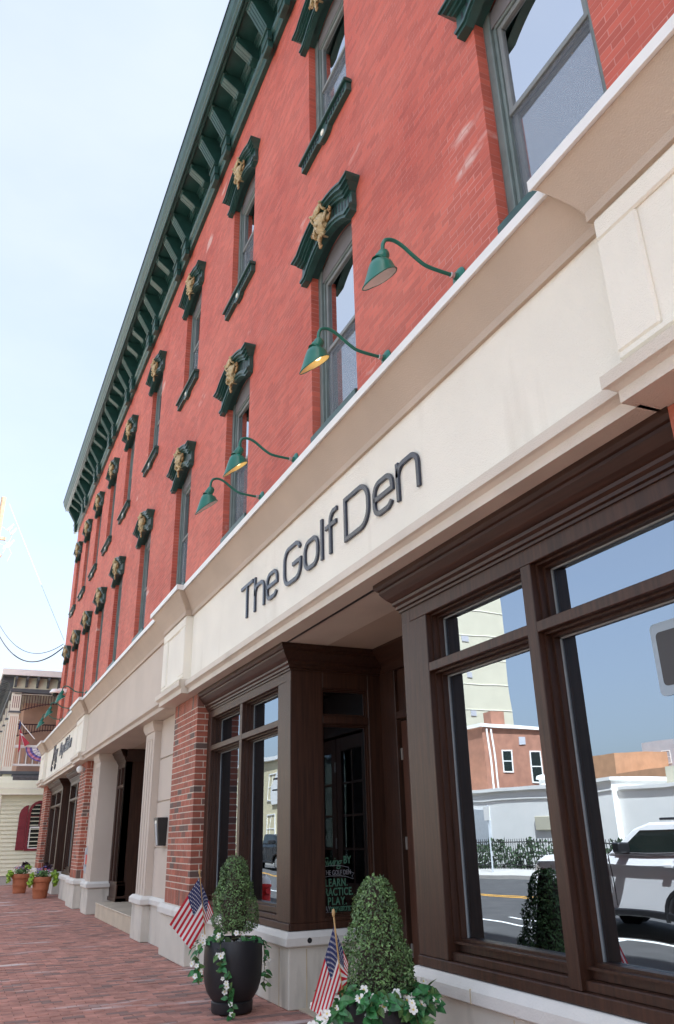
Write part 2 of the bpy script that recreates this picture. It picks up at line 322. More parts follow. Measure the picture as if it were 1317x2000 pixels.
def stuff_bricks(boxes, keep, mtl, parent, name):
    B = np.array([boxes[i] for i in keep]); n = len(B)
    cs = np.array([(0,0,0),(1,0,0),(1,1,0),(0,1,0),(0,0,1),(1,0,1),(1,1,1),(0,1,1)])
    lo = B[:, [0,2,4]]; sz = B[:, [1,3,5]]-lo
    V = lo[:,None,:]+cs[None]*sz[:,None,:]
    F = np.array([(0,3,2,1),(4,5,6,7),(0,1,5,4),(1,2,6,5),(2,3,7,6),(3,0,4,7)]); FF = (F[None]+8*np.arange(n)[:,None,None]).reshape(-1,4)
    off = LOC[parent.name]; me = bpy.data.meshes.new(name)
    V = V.reshape(-1,3)-np.array(off)
    me.vertices.add(len(V)); me.vertices.foreach_set('co', V.ravel()); me.loops.add(FF.size); me.loops.foreach_set('vertex_index', FF.ravel())
    me.polygons.add(len(FF)); me.polygons.foreach_set('loop_start', np.arange(len(FF))*4); me.polygons.foreach_set('use_smooth', np.zeros(len(FF), bool)); me.update(calc_edges=True)
    me.materials.append(M[mtl]); o = bpy.data.objects.new(name, me); C.objects.link(o); o.parent = parent; o['kind'] = 'stuff'; return o

# clay pavers: long side across the pavement, running bond
pv = []
xx = -44.0; row = 0
while xx < 3.0:
    y = -.82+(.1 if row % 2 else 0)+random.uniform(-.006, .006)
    yy = -.82
    while yy < 3.5:
        y1 = min(3.5, (y+.2 if yy == -.82 and row % 2 == 0 else yy+.2) if not (yy == -.82 and row % 2) else yy+.1)
        t = random.gauss(0, .0016)
        pv.append((xx+.003, xx+.0955, yy+.003, y1-.003, -.06, t)); yy = y1
    xx += .099; row += 1
idx, a = rank(pv, 300, 'top')
_s = set(idx.tolist()); me_p = unit_brick('paver', 'paver', 'z'); place_bricks(pv, idx, me_p, sidewalk, 'paver')
stuff_bricks(pv, [i for i in range(len(pv)) if i not in _s], 'paver', sidewalk, 'pavers')

# ------------------------------------------------------------------ the red building
bld = thing('brick_building', 'three storey red painted brick building with green bracketed cornice and cream shopfront', 'building', (-16, 6, 0))
XL = [x*.9636 for x in (-3.82, -7.66, -11.42, -15.0, -18.72, -22.33, -25.4, -28.35, -31.2, -33.9)]
XL = [x+0 for x in XL]; WID = 1.2
ZL0, ZL1 = 5.72, 8.36        # lower openings
ZU0, ZU1 = 10.22, 12.70      # upper openings
WTOP = 14.4
ops = []
for x in XL:
    ops.append((x, x+WID, ZL0, ZL1)); ops.append((x, x+WID, ZU0, ZU1))
ops = [(max(a, XE+.25), b, c, d) for a, b, c, d in ops]
XR = 6.0
# core wall behind the bricks, built in strips round the openings
m4 = .0011; core = MB()
zs = [4.6, ZL0, ZL1, ZU0, ZU1, WTOP]
for k in range(5):
    z0, z1 = zs[k], zs[k+1]
    if k in (1, 3):
        xs = sorted([(o[0], o[1]) for o in ops if o[2] == zs[k]]); c0 = XE+m4
        for a_, b_ in xs: core.box(c0, a_-m4, WY+m4, WY+.34, z0-(m4 if k else 0), z1+m4); c0 = b_+m4
        core.box(c0, XR, WY+m4, WY+.34, z0-m4, z1+m4)
    else: core.box(XE+m4, XR, WY+m4, WY+.34, z0+m4, z1-m4)
mk('wall', core, 'redjoint', bld)
mk('rear_wall', MB().box(XE+.01, XR, 4.9, 14, 3.6, WTOP), 'redjoint', bld)
mk('roof', MB().box(XE-.02, XR, WY+.1, 14, WTOP+.02, WTOP+1.0), 'slate', bld)
bricks = []
CH = .068; ncs = int((WTOP-4.9)/CH)
for r in range(ncs):
    z0 = 4.9+r*CH; z1 = z0+CH-.006; zc = (z0+z1)/2
    cuts = sorted([(o[0], o[1]) for o in ops if o[2] < zc < o[3]]); segs = []; c0 = XE
    for a_, b_ in cuts: segs.append((c0, a_)); c0 = b_
    segs.append((c0, .6))
    for a_, b_ in segs:
        L0 = .206; x = a_; first = True
        ph = (r % 2)*.103 + (.03*math.sin(r*2.1) if a_ == XE else 0)
        while x < b_-.02:
            L = L0
            if first: L = .206-ph if ph > .01 else .206; first = False
            xe = min(b_, x+L)
            if b_-xe < .05: xe = b_
            j = max(-.0012, min(.0004, random.gauss(0, .0005)))
            bricks.append((x+(.0035 if x > a_ else 0), xe-(.0035 if xe < b_ else 0), WY+j, WY+.102, z0+random.uniform(0,.0015), z1+random.uniform(-.0012, 0))); x = xe
def pier_bricks(x0, x1, yf, yb, zlo, zhi):
    """brick pier with soldier courses top and bottom; returns bricks on the +x side as well"""
    out_ = []; sh = .2; j = .013
    n = int(round((x1-x0)/.078)); wv = (x1-x0)/n
    for z0, z1 in ((zlo, zlo+sh), (zhi-sh, zhi)):
        for i in range(n): out_.append((x0+i*wv+(j/2 if i else 0), x0+(i+1)*wv-(j/2 if i < n-1 else 0), yf+random.uniform(-.001,.0006), yf+.06 if i < n-1 else yf+.095, z0+j, z1-.001))
        m_ = max(1, int(round((yb-yf-.1)/.078)))
        for i in range(m_): out_.append((x1-.06, x1, yf+.105+i*(yb-yf-.105)/m_, yf+.105+(i+1)*(yb-yf-.105)/m_-j, z0+j, z1-.001))
    nc = int(round((zhi-zlo-2*sh)/.084)); ch = (zhi-zlo-2*sh)/nc
    for r in range(nc):
        z0 = zlo+sh+r*ch+j; z1 = zlo+sh+(r+1)*ch
        xs = []; 
        if r % 2: xs = [x1, x1-.225]
        else: xs = [x1, x1-.115]
        while xs[-1]-.235 > x0+.06: xs.append(xs[-1]-.235)
        xs.append(x0)
        for i in range(len(xs)-1):
            q = max(-.0015, min(.0008, random.gauss(0, .001)))
            dep = .07
            if i == 0: dep = .11 if r % 2 else (yb-yf)
            xa, xb = xs[i+1]+(j if i+1 < len(xs)-1 else 0), xs[i]
            out_.append((xa, xb, yf+q, yf+dep, z0, z1))
        if r % 2: out_.append((x1-.1, x1, yf+.11+j, yb, z0, z1))
    return out_
PZ0, PZ1 = .66, 3.455
PIERS = [(-2.36, -1.02), (-12.5, -11.15), (-23.2, -21.95), (-33.2, -31.85)]
PYF = 2.96
pb = []; pn = 0
pierboxes = []
for a_, b_ in PIERS:
    mk('brick_pier', MB().box(a_+.004, b_-.004, PYF+.002, 3.35, PZ0, PZ1), 'mortar', bld)
    pierboxes += pier_bricks(a_, b_, PYF, 3.16, PZ0, PZ1)
allb = bricks+pierboxes; nb = len(bricks)
idx, a = rank(allb, 300); sel = set(idx.tolist())
me_r = unit_brick('brick', 'redbrick'); me_q = unit_brick('pier_brick', 'pierbrick')
place_bricks(allb, [i for i in idx if i < nb], me_r, bld, 'brick'); place_bricks(allb, [i for i in idx if i >= nb], me_q, bld, 'brick')
stuff_bricks(allb, [i for i in range(nb) if i not in sel], 'redbrick', bld, 'wall_brickwork')
stuff_bricks(allb, [i for i in range(nb, len(allb)) if i not in sel], 'pierbrick', bld, 'pier_brickwork')

# --- upper windows (local coordinates: x from the left jamb, y from the wall face, z from the sill)
def arc_pts(w_, rise, n=14, zs=0.0, x0=0.0):
    Rr = (w_*w_/4+rise*rise)/(2*rise); pts = []
    a0 = math.asin(w_/2/Rr)
    for i in range(n+1):
        t = -a0+2*a0*i/n; pts.append((x0+w_/2+Rr*math.sin(t), zs+Rr*math.cos(t)-(Rr-rise)))
    return pts
def window_parts(parent, H, spring, meet, loc, arch=True):
    """frame > sash, pane, spandrel, blind; H = sash head height above the sill"""
    f = MB(); W = WID; y0, y1 = .102, .26
    f.box(.003, .09, y0, y1, 0, spring+.12); f.box(W-.09, W-.003, y0, y1, 0, spring+.12); f.box(.003, W-.003, y0-.01, y1, -.06, .06)
    f.box(.09, .125, y0+.03, y1, .06, H); f.box(W-.125, W-.09, y0+.03, y1, .06, H); f.box(.09, W-.09, y0+.03, y1, H-.045, H)
    fr = mk('window', f, 'framegreen', parent, local=True, bevel=.006); fr.location = loc
    s = MB()
    s.box(.125, .175, y0+.05, y0+.10, meet, H-.045); s.box(W-.175, W-.125, y0+.05, y0+.10, meet, H-.045); s.box(.175, W-.175, y0+.05, y0+.10, H-.1, H-.045); s.box(.125, W-.125, y0+.045, y0+.10, meet-.035, meet+.02)
    s.box(.125, .18, y0+.085, y0+.12, .06, meet); s.box(W-.18, W-.125, y0+.085, y0+.12, .06, meet); s.box(.18, W-.18, y0+.085, y0+.12, .06, .13)
    mk('sash', s, 'frame', fr, local=True, bevel=.005)
    p = MB(); p.box(.17, W-.17, y0+.075, y0+.079, meet, H-.09); mk('pane', p, 'glass', fr, local=True)
    p = MB(); p.box(.175, W-.175, y0+.102, y0+.106, .12, meet); mk('pane', p, 'glass', fr, local=True)
    sp = MB(); sp.loops([[(.09, y0+.02, H-.02), (W-.09, y0+.02, H-.02), (W-.02, y0+.02, spring)]+[(x, y0+.02, z) for x, z in arc_pts(W-.04, .2, 10, spring, .02)[::-1]][1:],
                         [(.09, y0+.06, H-.02), (W-.09, y0+.06, H-.02), (W-.02, y0+.06, spring)]+[(x, y0+.06, z) for x, z in arc_pts(W-.04, .2, 10, spring, .02)[::-1]][1:]])
    mk('spandrel', sp, 'spandrel', fr, local=True)
    b = MB(); b.box(.1, W-.1, .31, .33, -.05, H+.1); mk('dark_backing', b, 'dark_backing', fr, local=True)  # near-black panel behind the panes; the room's darkness is put into its colour
    scn = MB(); scn.box(.127, W-.127, y0+.062, y0+.066, .07, meet-.03); mk('insect_screen', scn, M['screenmesh'], fr, local=True)
    return fr
# half-transparent insect screen over the lower sash
sm = bpy.data.materials.new('insect_screen_mesh'); sm.use_nodes = True; n = sm.node_tree; b_ = n.nodes['Principled BSDF']; b_.inputs['Base Color'].default_value = (.26, .29, .33, 1); b_.inputs['Roughness'].default_value = .7; b_.inputs['Alpha'].default_value = .20
M['screenmesh'] = sm
for k_ in ('wood', 'woodh', 'wooddoor'): M[k_].node_tree.nodes['Principled BSDF'].inputs['Specular IOR Level'].default_value = .36
def hood_parts(parent, loc):
    """arched green hood, local x from opening centre, z from the spring line, y outward negative"""
    # path: ear, arc, ear
    def path(half, ear, rise, z0, n=14):
        inner = half-ear; a = arc_pts(2*inner, rise, n, z0, -inner)
        return [(-half, z0)]+a+[(half, z0)]
    h = MB()
    lay = []   # (half, ear, rise, z0, y_front) successive outlines bottom to top
    def band(p0, p1, yf, yb=.0):
        n_ = min(len(p0), len(p1)); 
        poly_f = [(p[0], -yf, p[1]) for p in p0]+[(p[0], -yf, p[1]) for p in p1[::-1]]
        # quads strip, front/top/bottom/back closed
        for i in range(n_-1):
            a, b, c, d = p0[i], p0[i+1], p1[i+1], p1[i]
            h.add([(a[0],-yf,a[1]),(b[0],-yf,b[1]),(c[0],-yf,c[1]),(d[0],-yf,d[1]),(a[0],-yb,a[1]),(b[0],-yb,b[1]),(c[0],-yb,c[1]),(d[0],-yb,d[1])],
                  [(0,1,2,3),(0,4,5,1),(3,2,6,7)]+([(0,3,7,4)] if i == 0 else [])+([(1,5,6,2)] if i == n_-2 else []))
    O = lambda half, ear, rise, z0: path(half, ear, rise, z0)
    L0_ = O(.735, .14, .21, -.075); L1_ = O(.735, .14, .21, -.035); L2_ = O(.75, .15, .21, .005); L3_ = O(.75, .15, .21, .03)
    band(L0_, L1_, .085); band(L1_, L2_, .105); band(L2_, L3_, .085)
    F1 = O(.74, .15, .20, .215); band(L3_, F1, .062)
    C0 = O(.77, .16, .19, .25); C1 = O(.80, .17, .18, .29); C2 = O(.845, .18, .17, .335); C3 = O(.85, .18, .17, .36); C4 = O(.84, .18, .17, .375)
    band(F1, C0, .10); band(C0, C1, .125); band(C1, C2, .165); band(C2, C3, .185); band(C3, C4, .17)
    # soffit across the reveal, under the arch
    ar = arc_pts(WID+.004, .2, 14, .0, -WID/2-.002)
    for i in range(14):
        a, b = ar[i], ar[i+1]; h.add([(a[0],-.06,a[1]),(b[0],-.06,b[1]),(b[0],.11,b[1]),(a[0],.11,a[1]),(a[0],-.06,a[1]+.12),(b[0],-.06,b[1]+.12),(b[0],.11,b[1]+.12),(a[0],.11,a[1]+.12)], [(0,3,2,1),(0,1,5,4),(2,3,7,6)])
    hd = mk('window_hood', h, 'green', parent, local=True); hd.location = loc
    sl = MB()
    for i in range(-8, 9):
        if abs(i) < 3: continue
        x = i*.082
        zz = .21*(1-(x/.6)**2) if abs(x) < .6 else 0
        sl.box(x-.012, x+.012, -.0655, -.05, zz+.06, zz+.185)
    mk('slot', sl, 'blackmetal', hd, local=True)['kind'] = 'stuff'
    # gold cartouche: domed shield between rolled scrolls, with leafy top, side wings and a curled tail
    g = MB(); zc = .25; NA = 36
    ringp = []
    for k, dpt, sc2 in ((1.0, -.03, .07), (1.03, .035, .07), (.95, .06, .06), (.87, .05, .03), (.82, .058, 0), (.74, .088, 0), (.55, .118, 0), (.32, .136, 0), (.1, .142, 0)):
        ringp.append([(.165*k*(1+sc2*math.cos(9*a))*math.cos(a)*(1-.22*max(0, -math.sin(a))), -.06-dpt, zc+.205*k*(1+sc2*math.cos(9*a))*math.sin(a)) for a in np.linspace(0, 2*math.pi, NA, endpoint=False)])
    g.loops(ringp)
    def spiral(cx, cy, cz, r0, turns, tr, a0, dirn):
        P_ = []; R2 = []
        for q in range(22):
            u = q/21; a_ = a0+dirn*turns*2*math.pi*u; rr = r0*(1-.80*u); P_.append((cx, cy+rr*math.cos(a_), cz+rr*math.sin(a_))); R2.append(tr*(1-.45*u))
        g.tube(P_, R2, 6)
    for k in range(7):       # shell of petals on top
        a_ = (k-3)*.33; c_, s_ = math.cos(a_), math.sin(a_)
        g.tube([(.04*s_, -.17, zc+.13), (.11*s_, -.185, zc+.13+.07*c_), (.17*s_, -.165, zc+.13+.125*c_), (.20*s_, -.125, zc+.13+.15*c_)], [.012, .024, .027, .010], 6)
    for k in range(6): g.ball((.024*(-1)**k, -.205+.003*abs(k-2.5), zc+.10-.045*k), .019, 5, 0, (1.3, .6, .8))
    for s in (-1, 1):
        spiral(s*.15, -.15, zc+.165, .07, 1.6, .020, 2.6, -1); g.ball((s*.15, -.15, zc+.165), .022, 6)
        g.tube([(s*.15, -.10, zc+.12), (s*.165, -.13, zc+.05), (s*.15, -.145, zc-.03), (s*.135, -.14, zc-.09)], [.020, .022, .024, .02], 7)
        spiral(s*.125, -.13, zc-.13, .05, 1.5, .018, .5, 1); g.ball((s*.125, -.13, zc-.13), .017, 6)
        g.tube([(s*.14, -.10, zc-.07), (s*.20, -.10, zc-.065), (s*.245, -.10, zc-.03), (s*.265, -.10, zc+.01)], [.022, .018, .016, .015], 6, 1)
        for k in range(7):
            a_ = k*.9; g.ball((s*.268+.024*math.cos(a_), -.115-.008*(k % 2), zc+.022+.03*math.sin(a_)), .016, 5, 1)
    for k in range(5): g.ball(((k-2)*.035, -.12-.012*(2-abs(k-2)), zc-.215-.008*(2-abs(k-2))), .026, 6, 0, (.8, .8, 1.2))
    g.tube([(-.01, -.12, zc-.22), (-.025, -.12, zc-.275), (-.05, -.112, zc-.32), (-.045, -.11, zc-.36), (-.01, -.112, zc-.375), (.02, -.112, zc-.36)], [.024, .018, .021, .017, .012, .006], 7, 1)
    g.ball((-.04, -.125, zc-.295), .022, 6, 0, (1, .8, 1.3))
    g.v = [(x*.95, -.06+(y+.06)*.98, zc+(z-zc)*.93+.075) for x, y, z in g.v]
    cr = mk('crest', g, ['gold', 'goldold'], hd, local=True, smooth=True)
    return hd
def sill_parts(parent, loc):
    s = MB(); h = .75
    poly = [(-h,.0),(-h,-.06),(-h+.02,-.075),(-h+.02,-.19),(-.17,-.19),(-.13,-.23),(-.07,-.255),(.07,-.255),(.13,-.23),(.17,-.19),(h-.02,-.19),(h-.02,-.075),(h,-.06),(h,.0)]
    lower = [p for p in poly if True]
    s.prism([(-h+.02,-.06),(-h+.02,-.19),(-.17,-.19),(-.13,-.235),(-.07,-.26),(.07,-.26),(.13,-.235),(.17,-.19),(h-.02,-.19),(h-.02,-.06)], lambda x, z: (x, -.075, z), lambda x, z: (x, .09, z))
    s.box(-h, h, -.115, .09, -.058, -.02); s.box(-h+.01, h-.01, -.095, .095, -.02, .012)
    so = mk('window_sill', s, 'green', parent, local=True, bevel=.006); so.location = loc
    d = MB()
    for i in range(-9, 10):
        if abs(i) < 2: continue
        x = i*.072; d.box(x-.013, x+.013, -.085, -.07, -.155, -.095)
    mk('dentil', d, 'blackmetal', so, local=True)['kind'] = 'stuff'
    o = MB(); o.ball((0, -.076, -.165), .047, 8, 0, (1.05, .35, .95)); mk('boss', o, 'sidingtrim', so, local=True, smooth=True)
    return so
OFF = LOC[bld.name]
first = {}
for i, x in enumerate(XL):
    for row in (0, 1):
        z0 = (5.80, ZU0)[row]; spr = (8.16, 12.49)[row]
        wl = Vector((x, WY, z0))-OFF; hl = Vector((x+WID/2, WY, spr))-OFF; sl = Vector((x+WID/2, WY, z0))-OFF
        if row not in first:
            first[row] = window_parts(bld, (8.05, 12.38)[row]-z0, spr-z0, (6.98, 11.46)[row]-z0, wl)
        else: clone(first[row], bld, wl)
        if 'h' not in first: first['h'] = hood_parts(bld, hl)
        else: clone(first['h'], bld, hl)
        if row == 0:
            if 'f' not in first:
                first['f'] = mk('window_sill', MB().box(-WID/2+.004, WID/2-.004, -.03, .11, -.07, .012), 'green', bld, local=True, bevel=.005); first['f'].location = sl
            else: clone(first['f'], bld, sl)
        elif 's' not in first: first['s'] = sill_parts(bld, sl)
        else: clone(first['s'], bld, sl)

# --- cornice
CX0, CX1 = XE-.05, XR
cn = MB()
cn.sweepx([(WY+.2,14.2),(3.10,14.2),(3.08,14.23),(3.08,14.38),(3.05,14.40),(3.03,14.45),(3.09,14.46),(WY+.2,14.46)], CX0, CX1)          # architrave
cn.box(CX0+.02, CX1, 3.115, WY+.2, 14.46, 15.16)                                             # frieze
cn.sweepx([(WY+.2,15.20),(2.585,15.20),(2.58,15.17),(2.55,15.17),(2.545,15.27),(2.52,15.29),(2.51,15.34),(2.47,15.40),(2.44,15.50),(2.43,15.52),(2.43,15.60),(WY+.2,15.72)], CX0-.2, CX1)
cn.sweepx([(3.12,15.02),(3.08,15.02),(3.08,15.08),(3.04,15.10),(3.04,15.15),(3.0,15.17),(3.0,15.201),(3.12,15.201)], CX0, CX1)
cn.sweepx([(2.66,15.201),(2.66,15.165),(2.64,15.15),(2.60,15.15),(2.60,15.201)], CX0-.1, CX1)
mk('cornice', cn, 'green', bld)
gut = MB(); gut.sweepx([(2.415,15.58),(2.415,15.63),(2.5,15.66),(2.5,15.612)], CX0-.22, CX1); mk('cornice_flashing', gut, 'blackmetal', bld)
def bracket(long_):
    b = MB(); t = .12 if long_ else .10
    if long_: pr = [(3.12,14.45),(3.02,14.47),(3.005,14.52),(2.70,15.04),(2.675,15.06),(2.67,15.20),(3.12,15.20)]
    else: pr = [(3.12,14.80),(2.98,14.80),(2.96,14.84),(2.70,15.04),(2.675,15.06),(2.67,15.20),(3.12,15.20)]
    b.sweepx([(y-WY, z-15.165) for y, z in pr], -t, t)
    # fluted front: two raised ribs
    for s in (-.07, 0, .07):
        q = [(y-WY-.012, z-15.165) for y, z in pr[1:5]]+[(y-WY+.02, z-15.165) for y, z in pr[1:5][::-1]]
        b.sweepx(q, s-.014, s+.014)
    b.box(-t-.025, t+.025, 2.655-WY, 2.72-WY, -.03, .034)
    if long_:
        b.box(-.16, .16, 2.97-WY, 3.06-WY, -.93, -.72); b.box(-.18, .18, 2.94-WY, 3.06-WY, -.72, -.66); b.box(-.13, .13, 2.99-WY, 3.09-WY, -1.08, -.93)
    return b
x = -8.05; k = 0; fb = {}
xs = []
while x > CX0+.1: xs.append(x); x -= .80
xs2 = []; x = -7.25
while x < XR-.2: xs2.append(x); x += .80
for j, x in enumerate(xs2[::-1]+xs):
    k = j-len(xs2); lg = (k % 4) in (0, 1); nm = 'bracket'
    if lg not in fb:
        fb[lg] = mk(nm, bracket(lg), 'green', bld, local=True, bevel=.006); fb[lg].location = Vector((x, WY, 15.165))-OFF
    else: clone(fb[lg], bld, Vector((x, WY, 15.165))-OFF)

# --- shopfront band: lips, frieze, cove, coping
SEC = [(-1.0+.0, 6.0, 'cream', 'P'), ]
PAN = [(-2.40, -1.02), (-12.62, -11.24), (-23.15, -21.75), (-33.3, -31.9)]     # projecting panels over the piers
def band(x0, x1, fm, d=0.0, mitre=False):
    yb = 2.85-d if mitre else None
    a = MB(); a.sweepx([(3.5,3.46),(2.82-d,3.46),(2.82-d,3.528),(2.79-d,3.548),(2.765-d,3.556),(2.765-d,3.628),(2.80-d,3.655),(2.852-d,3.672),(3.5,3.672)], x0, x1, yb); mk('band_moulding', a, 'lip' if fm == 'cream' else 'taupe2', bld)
    f = MB(); f.box(x0, x1, 2.85-d, 3.5, 3.6725, 4.6195); mk('frieze_panel', f, fm, bld)
    a = MB()
    cove = [(2.82-d,4.62),(2.82-d,4.685)]+[(2.82-d-.16*(t*.8+.2*(1-math.cos(t*math.pi/2))), 4.685+.25*t) for t in (.25,.5,.75,1)]+[(2.648-d,4.95)]
    a.sweepx([(3.5,4.62)]+cove+[(3.5,4.95)], x0, x1, yb); mk('crown_cove', a, 'taupe', bld)
    a = MB(); a.sweepx([(3.2,4.952),(2.632-d,4.952),(2.632-d,4.945),(2.62-d,4.945),(2.62-d,5.022),(3.2,5.05)], x0, x1, yb); mk('coping', a, 'coping', bld)
def panel_frame(x0, x1, y, z0, z1, fm):
    p = MB(); t = .14; u = .28; q = .022; t0 = .05
    p.box(x0, x1, y-q, y+.01, z1-t, z1); p.box(x0, x1, y-q, y+.01, z0, z0+t0); p.box(x0, x0+u, y-q, y+.01, z0+t0, z1-t); p.box(x1-u, x1, y-q, y+.01, z0+t0, z1-t)
    mk('panel_frame', p, fm, bld, bevel=.012)
bounds = [(PAN[0][1], XR, 'taupe2'), (PAN[1][1], PAN[0][0], 'cream'), (PAN[2][1], PAN[1][0], 'taupe2'), (PAN[3][1], PAN[2][0], 'cream')]
for x0, x1, fm in bounds: band(x0, x1, fm)
for x0, x1 in PAN:
    band(x0, x1, 'cream', .1, True); panel_frame(x0+.0, x1-.0, 2.75, 3.69, 4.6, 'cream')
mk('soffit', MB().box(XE, XR, 2.9, 4.95, 3.462, 3.50), 'taupe', bld)
mk('soffit_joint', MB().box(-7.95, -5.45, 3.005, 3.03, 3.455, 3.47), 'blackmetal', bld)

# --- stone plinths
def plinth(pts, z0, z1, cap=True, name='plinth'):
    """pts: plan outline of the front edge from left to right [(x,y)...]; closed to y=3.6 behind"""
    p = MB(); pl = pts+[(pts[-1][0], 3.6), (pts[0][0], 3.6)]
    p.loops([[(x, y, z0) for x, y in pl], [(x, y, z1) for x, y in pl]]); mk(name, p, 'stone', bld, bevel=.01)
def capstone(pts, z0, z1, e=.05):
    p = MB(); n_ = len(pts)
    def off(q):   # push the outline outwards (front and sides)
        o_ = []
        for i, (x, y) in enumerate(pts):
            dx = 0
            if i == 0 and n_ > 1: dx = -q
            elif i == n_-1: dx = q
            o_.append((x+dx, y-q))
        return o_+[(pts[-1][0]+q, 3.62), (pts[0][0]-q, 3.62)]
    A = off(0.0); B_ = off(e)
    p.loops([[(x, y, z0) for x, y in A], [(x, y, z0+.012) for x, y in B_], [(x, y, z1-.045) for x, y in B_], [(x, y, z1) for x, y in off(.005)]])
    mk('plinth_cap', p, 'stonecap', bld, bevel=.006)
for x0, x1 in PIERS:
    plinth([(x0-.03, PYF-.04), (x1+.03, PYF-.04)], .0, .53); capstone([(x0-.03, PYF-.04), (x1+.03, PYF-.04)], .53, .665, .045)

# --- timber shopfront bays
def crown(x0, x1, yf, left=True, right=True):
    """built-up dark timber crown under the soffit: outer edge mitred back on the free ends"""
    c = MB(); pr = [(0,3.195),(-.012,3.195),(-.012,3.215),(-.03,3.222),(-.03,3.245),(-.05,3.262),(-.05,3.285),(-.062,3.292),(-.09,3.318),(-.12,3.358),(-.13,3.372),(-.13,3.392),(-.147,3.40),(-.165,3.425),(-.165,3.4595),(0.08,3.4595),(.08,3.195)]
    c.sweepx([(yf+y, z) for y, z in pr], x0, x1, yf, 0, left, right); return c
def pane(parent, x0, x1, y, z0, z1, nm='pane'):
    mk(nm, MB().box(x0, x1, y, y+.006, z0, z1), 'shopglass', parent)
    s = MB(); t = .012; s.box(x0, x0+t, y-.008, y, z0, z1); s.box(x1-t, x1, y-.008, y, z0, z1); s.box(x0, x1, y-.008, y, z1-t, z1); mk('glazing_seal', s, 'seal', parent)
def lights(parent, edges, yf, yg, zs_, jamb=.0):
    """edges: list of (x0,x1) clear lights; zs_: list of (z0,z1)."""
    for x0, x1 in edges:
        for z0, z1 in zs_:
            st = MB()      # stepped lining inside each light
            for k, (ins, ya, yb2) in enumerate(((.014, yf+.05, yg), (.03, yf+.10, yg))):
                st.box(x0, x0+ins, ya, yb2, z0, z1); st.box(x1-ins, x1, ya, yb2, z0, z1); st.box(x0+ins, x1-ins, ya, yb2, z1-ins, z1); st.box(x0+ins, x1-ins, ya, yb2, z0, z0+ins)
            mk('glazing_bead', st, 'wood', parent); pane(parent, x0+.028, x1-.028, yg, z0+.028, z1-.028)
def bay(xa, xb, edges, yf=3.12, yg=3.272, nm='display_window', posts=()):
    """timber frame from xa to xb; edges = clear lights"""
    f = MB(); z0, zt0, zt1, z1, zh = .665, 2.64, 2.71, 3.09, 3.20
    f.box(xa, xb, yf-.012, yg+.05, .655, .72); f.box(xa, xb, yf+.03, yg+.05, .72, .77); f.box(xa, xb, yf+.08, yg+.05, .77, .82)
    f.box(xa, xb, yf+.004, yg+.05, z1, zh+.1)
    es = sorted(edges)
    f.box(es[0][0], es[-1][1], yf+.002, yg+.05, zt0, zt1)
    xs_ = [xa]+[v for e in es for v in e]+[xb]
    for i in range(0, len(xs_), 2):
        if xs_[i+1]-xs_[i] > .01: f.box(xs_[i], xs_[i+1], yf, yg+.06, .72, z1)
    o = mk(nm, f, 'wood', bld, bevel=.005)
    lights(o, es, yf, yg, [(.82, zt0), (zt1, z1)])
    return o
# near bay (right) and second bay (left) of the golf shop
bayR = bay(-5.43, -2.34, [(-5.05, -3.85), (-3.75, -2.50)])
mk('crown_moulding', crown(-5.43, -2.36, 3.12, True, False), 'woodh', bld)
bayL = bay(-11.15, -7.92, [(-10.97, -9.68), (-9.58, -8.30)])
mk('crown_moulding', crown(-11.15, -7.92, 3.12, False, True), 'woodh', bld)
def sidewall(x, y0, y1, gl, nm, s, zlo=.655):
    """return wall of an entry recess on plane x; s=+1 faces +x"""
    f = MB(); t = .14
    a, b = (x-t, x) if s > 0 else (x, x+t)
    f.box(a, b, y0, gl[0], .72, 3.2); f.box(a, b, gl[1], y1, .72, 3.2); f.box(a-.0, b+.004*s if s > 0 else b, y0, y1, zlo, .72); f.box(a, b, gl[0], gl[1], .72, .76); f.box(a, b, gl[0], gl[1], 2.64, 2.72); f.box(a, b, gl[0], gl[1], 3.02, 3.2); f.box(a, b, y0, y1, 3.2, 3.46)
    o = mk(nm, f, 'wood', bld, bevel=.005)
    gx = x-.075*s
    for z0, z1 in ((.76, 2.64), (2.72, 3.02)):
        st = MB()
        for ins, dd in ((.014, .03), (.03, .055)):
            xa_, xb_ = sorted((x-dd*s, gx)); st.box(xa_, xb_, gl[0], gl[0]+ins, z0, z1); st.box(xa_, xb_, gl[1]-ins, gl[1], z0, z1); st.box(xa_, xb_, gl[0]+ins, gl[1]-ins, z1-ins, z1); st.box(xa_, xb_, gl[0]+ins, gl[1]-ins, z0, z0+ins)
        mk('glazing_bead', st, 'wood', o); xa_, xb_ = sorted((gx, gx-.006*s)); mk('pane', MB().box(xa_, xb_, gl[0]+.02, gl[1]-.02, z0+.02, z1-.02), 'entryglass', o)
    c = MB(); pr = [(0,3.196),(.012,3.196),(.012,3.215),(.03,3.222),(.03,3.245),(.05,3.262),(.05,3.285),(.062,3.292),(.09,3.318),(.12,3.358),(.13,3.372),(.13,3.392),(.147,3.40),(.165,3.425),(.165,3.459),(-.05,3.459),(-.05,3.196)]
    ring = lambda yv, m_: [(x+q*s, yv-(q if m_ else 0) if q > 0 else yv, z) for q, z in pr]
    c.loops([ring(y0, True), ring(y1, False)]); mk('crown_moulding', c, 'woodh', bld)
    return o
swL = sidewall(-7.918, 3.122, 4.28, (3.50, 4.06), 'entry_side_window', 1)
swR = sidewall(-5.432, 3.122, 4.28, (3.50, 4.06), 'entry_side_window', -1)
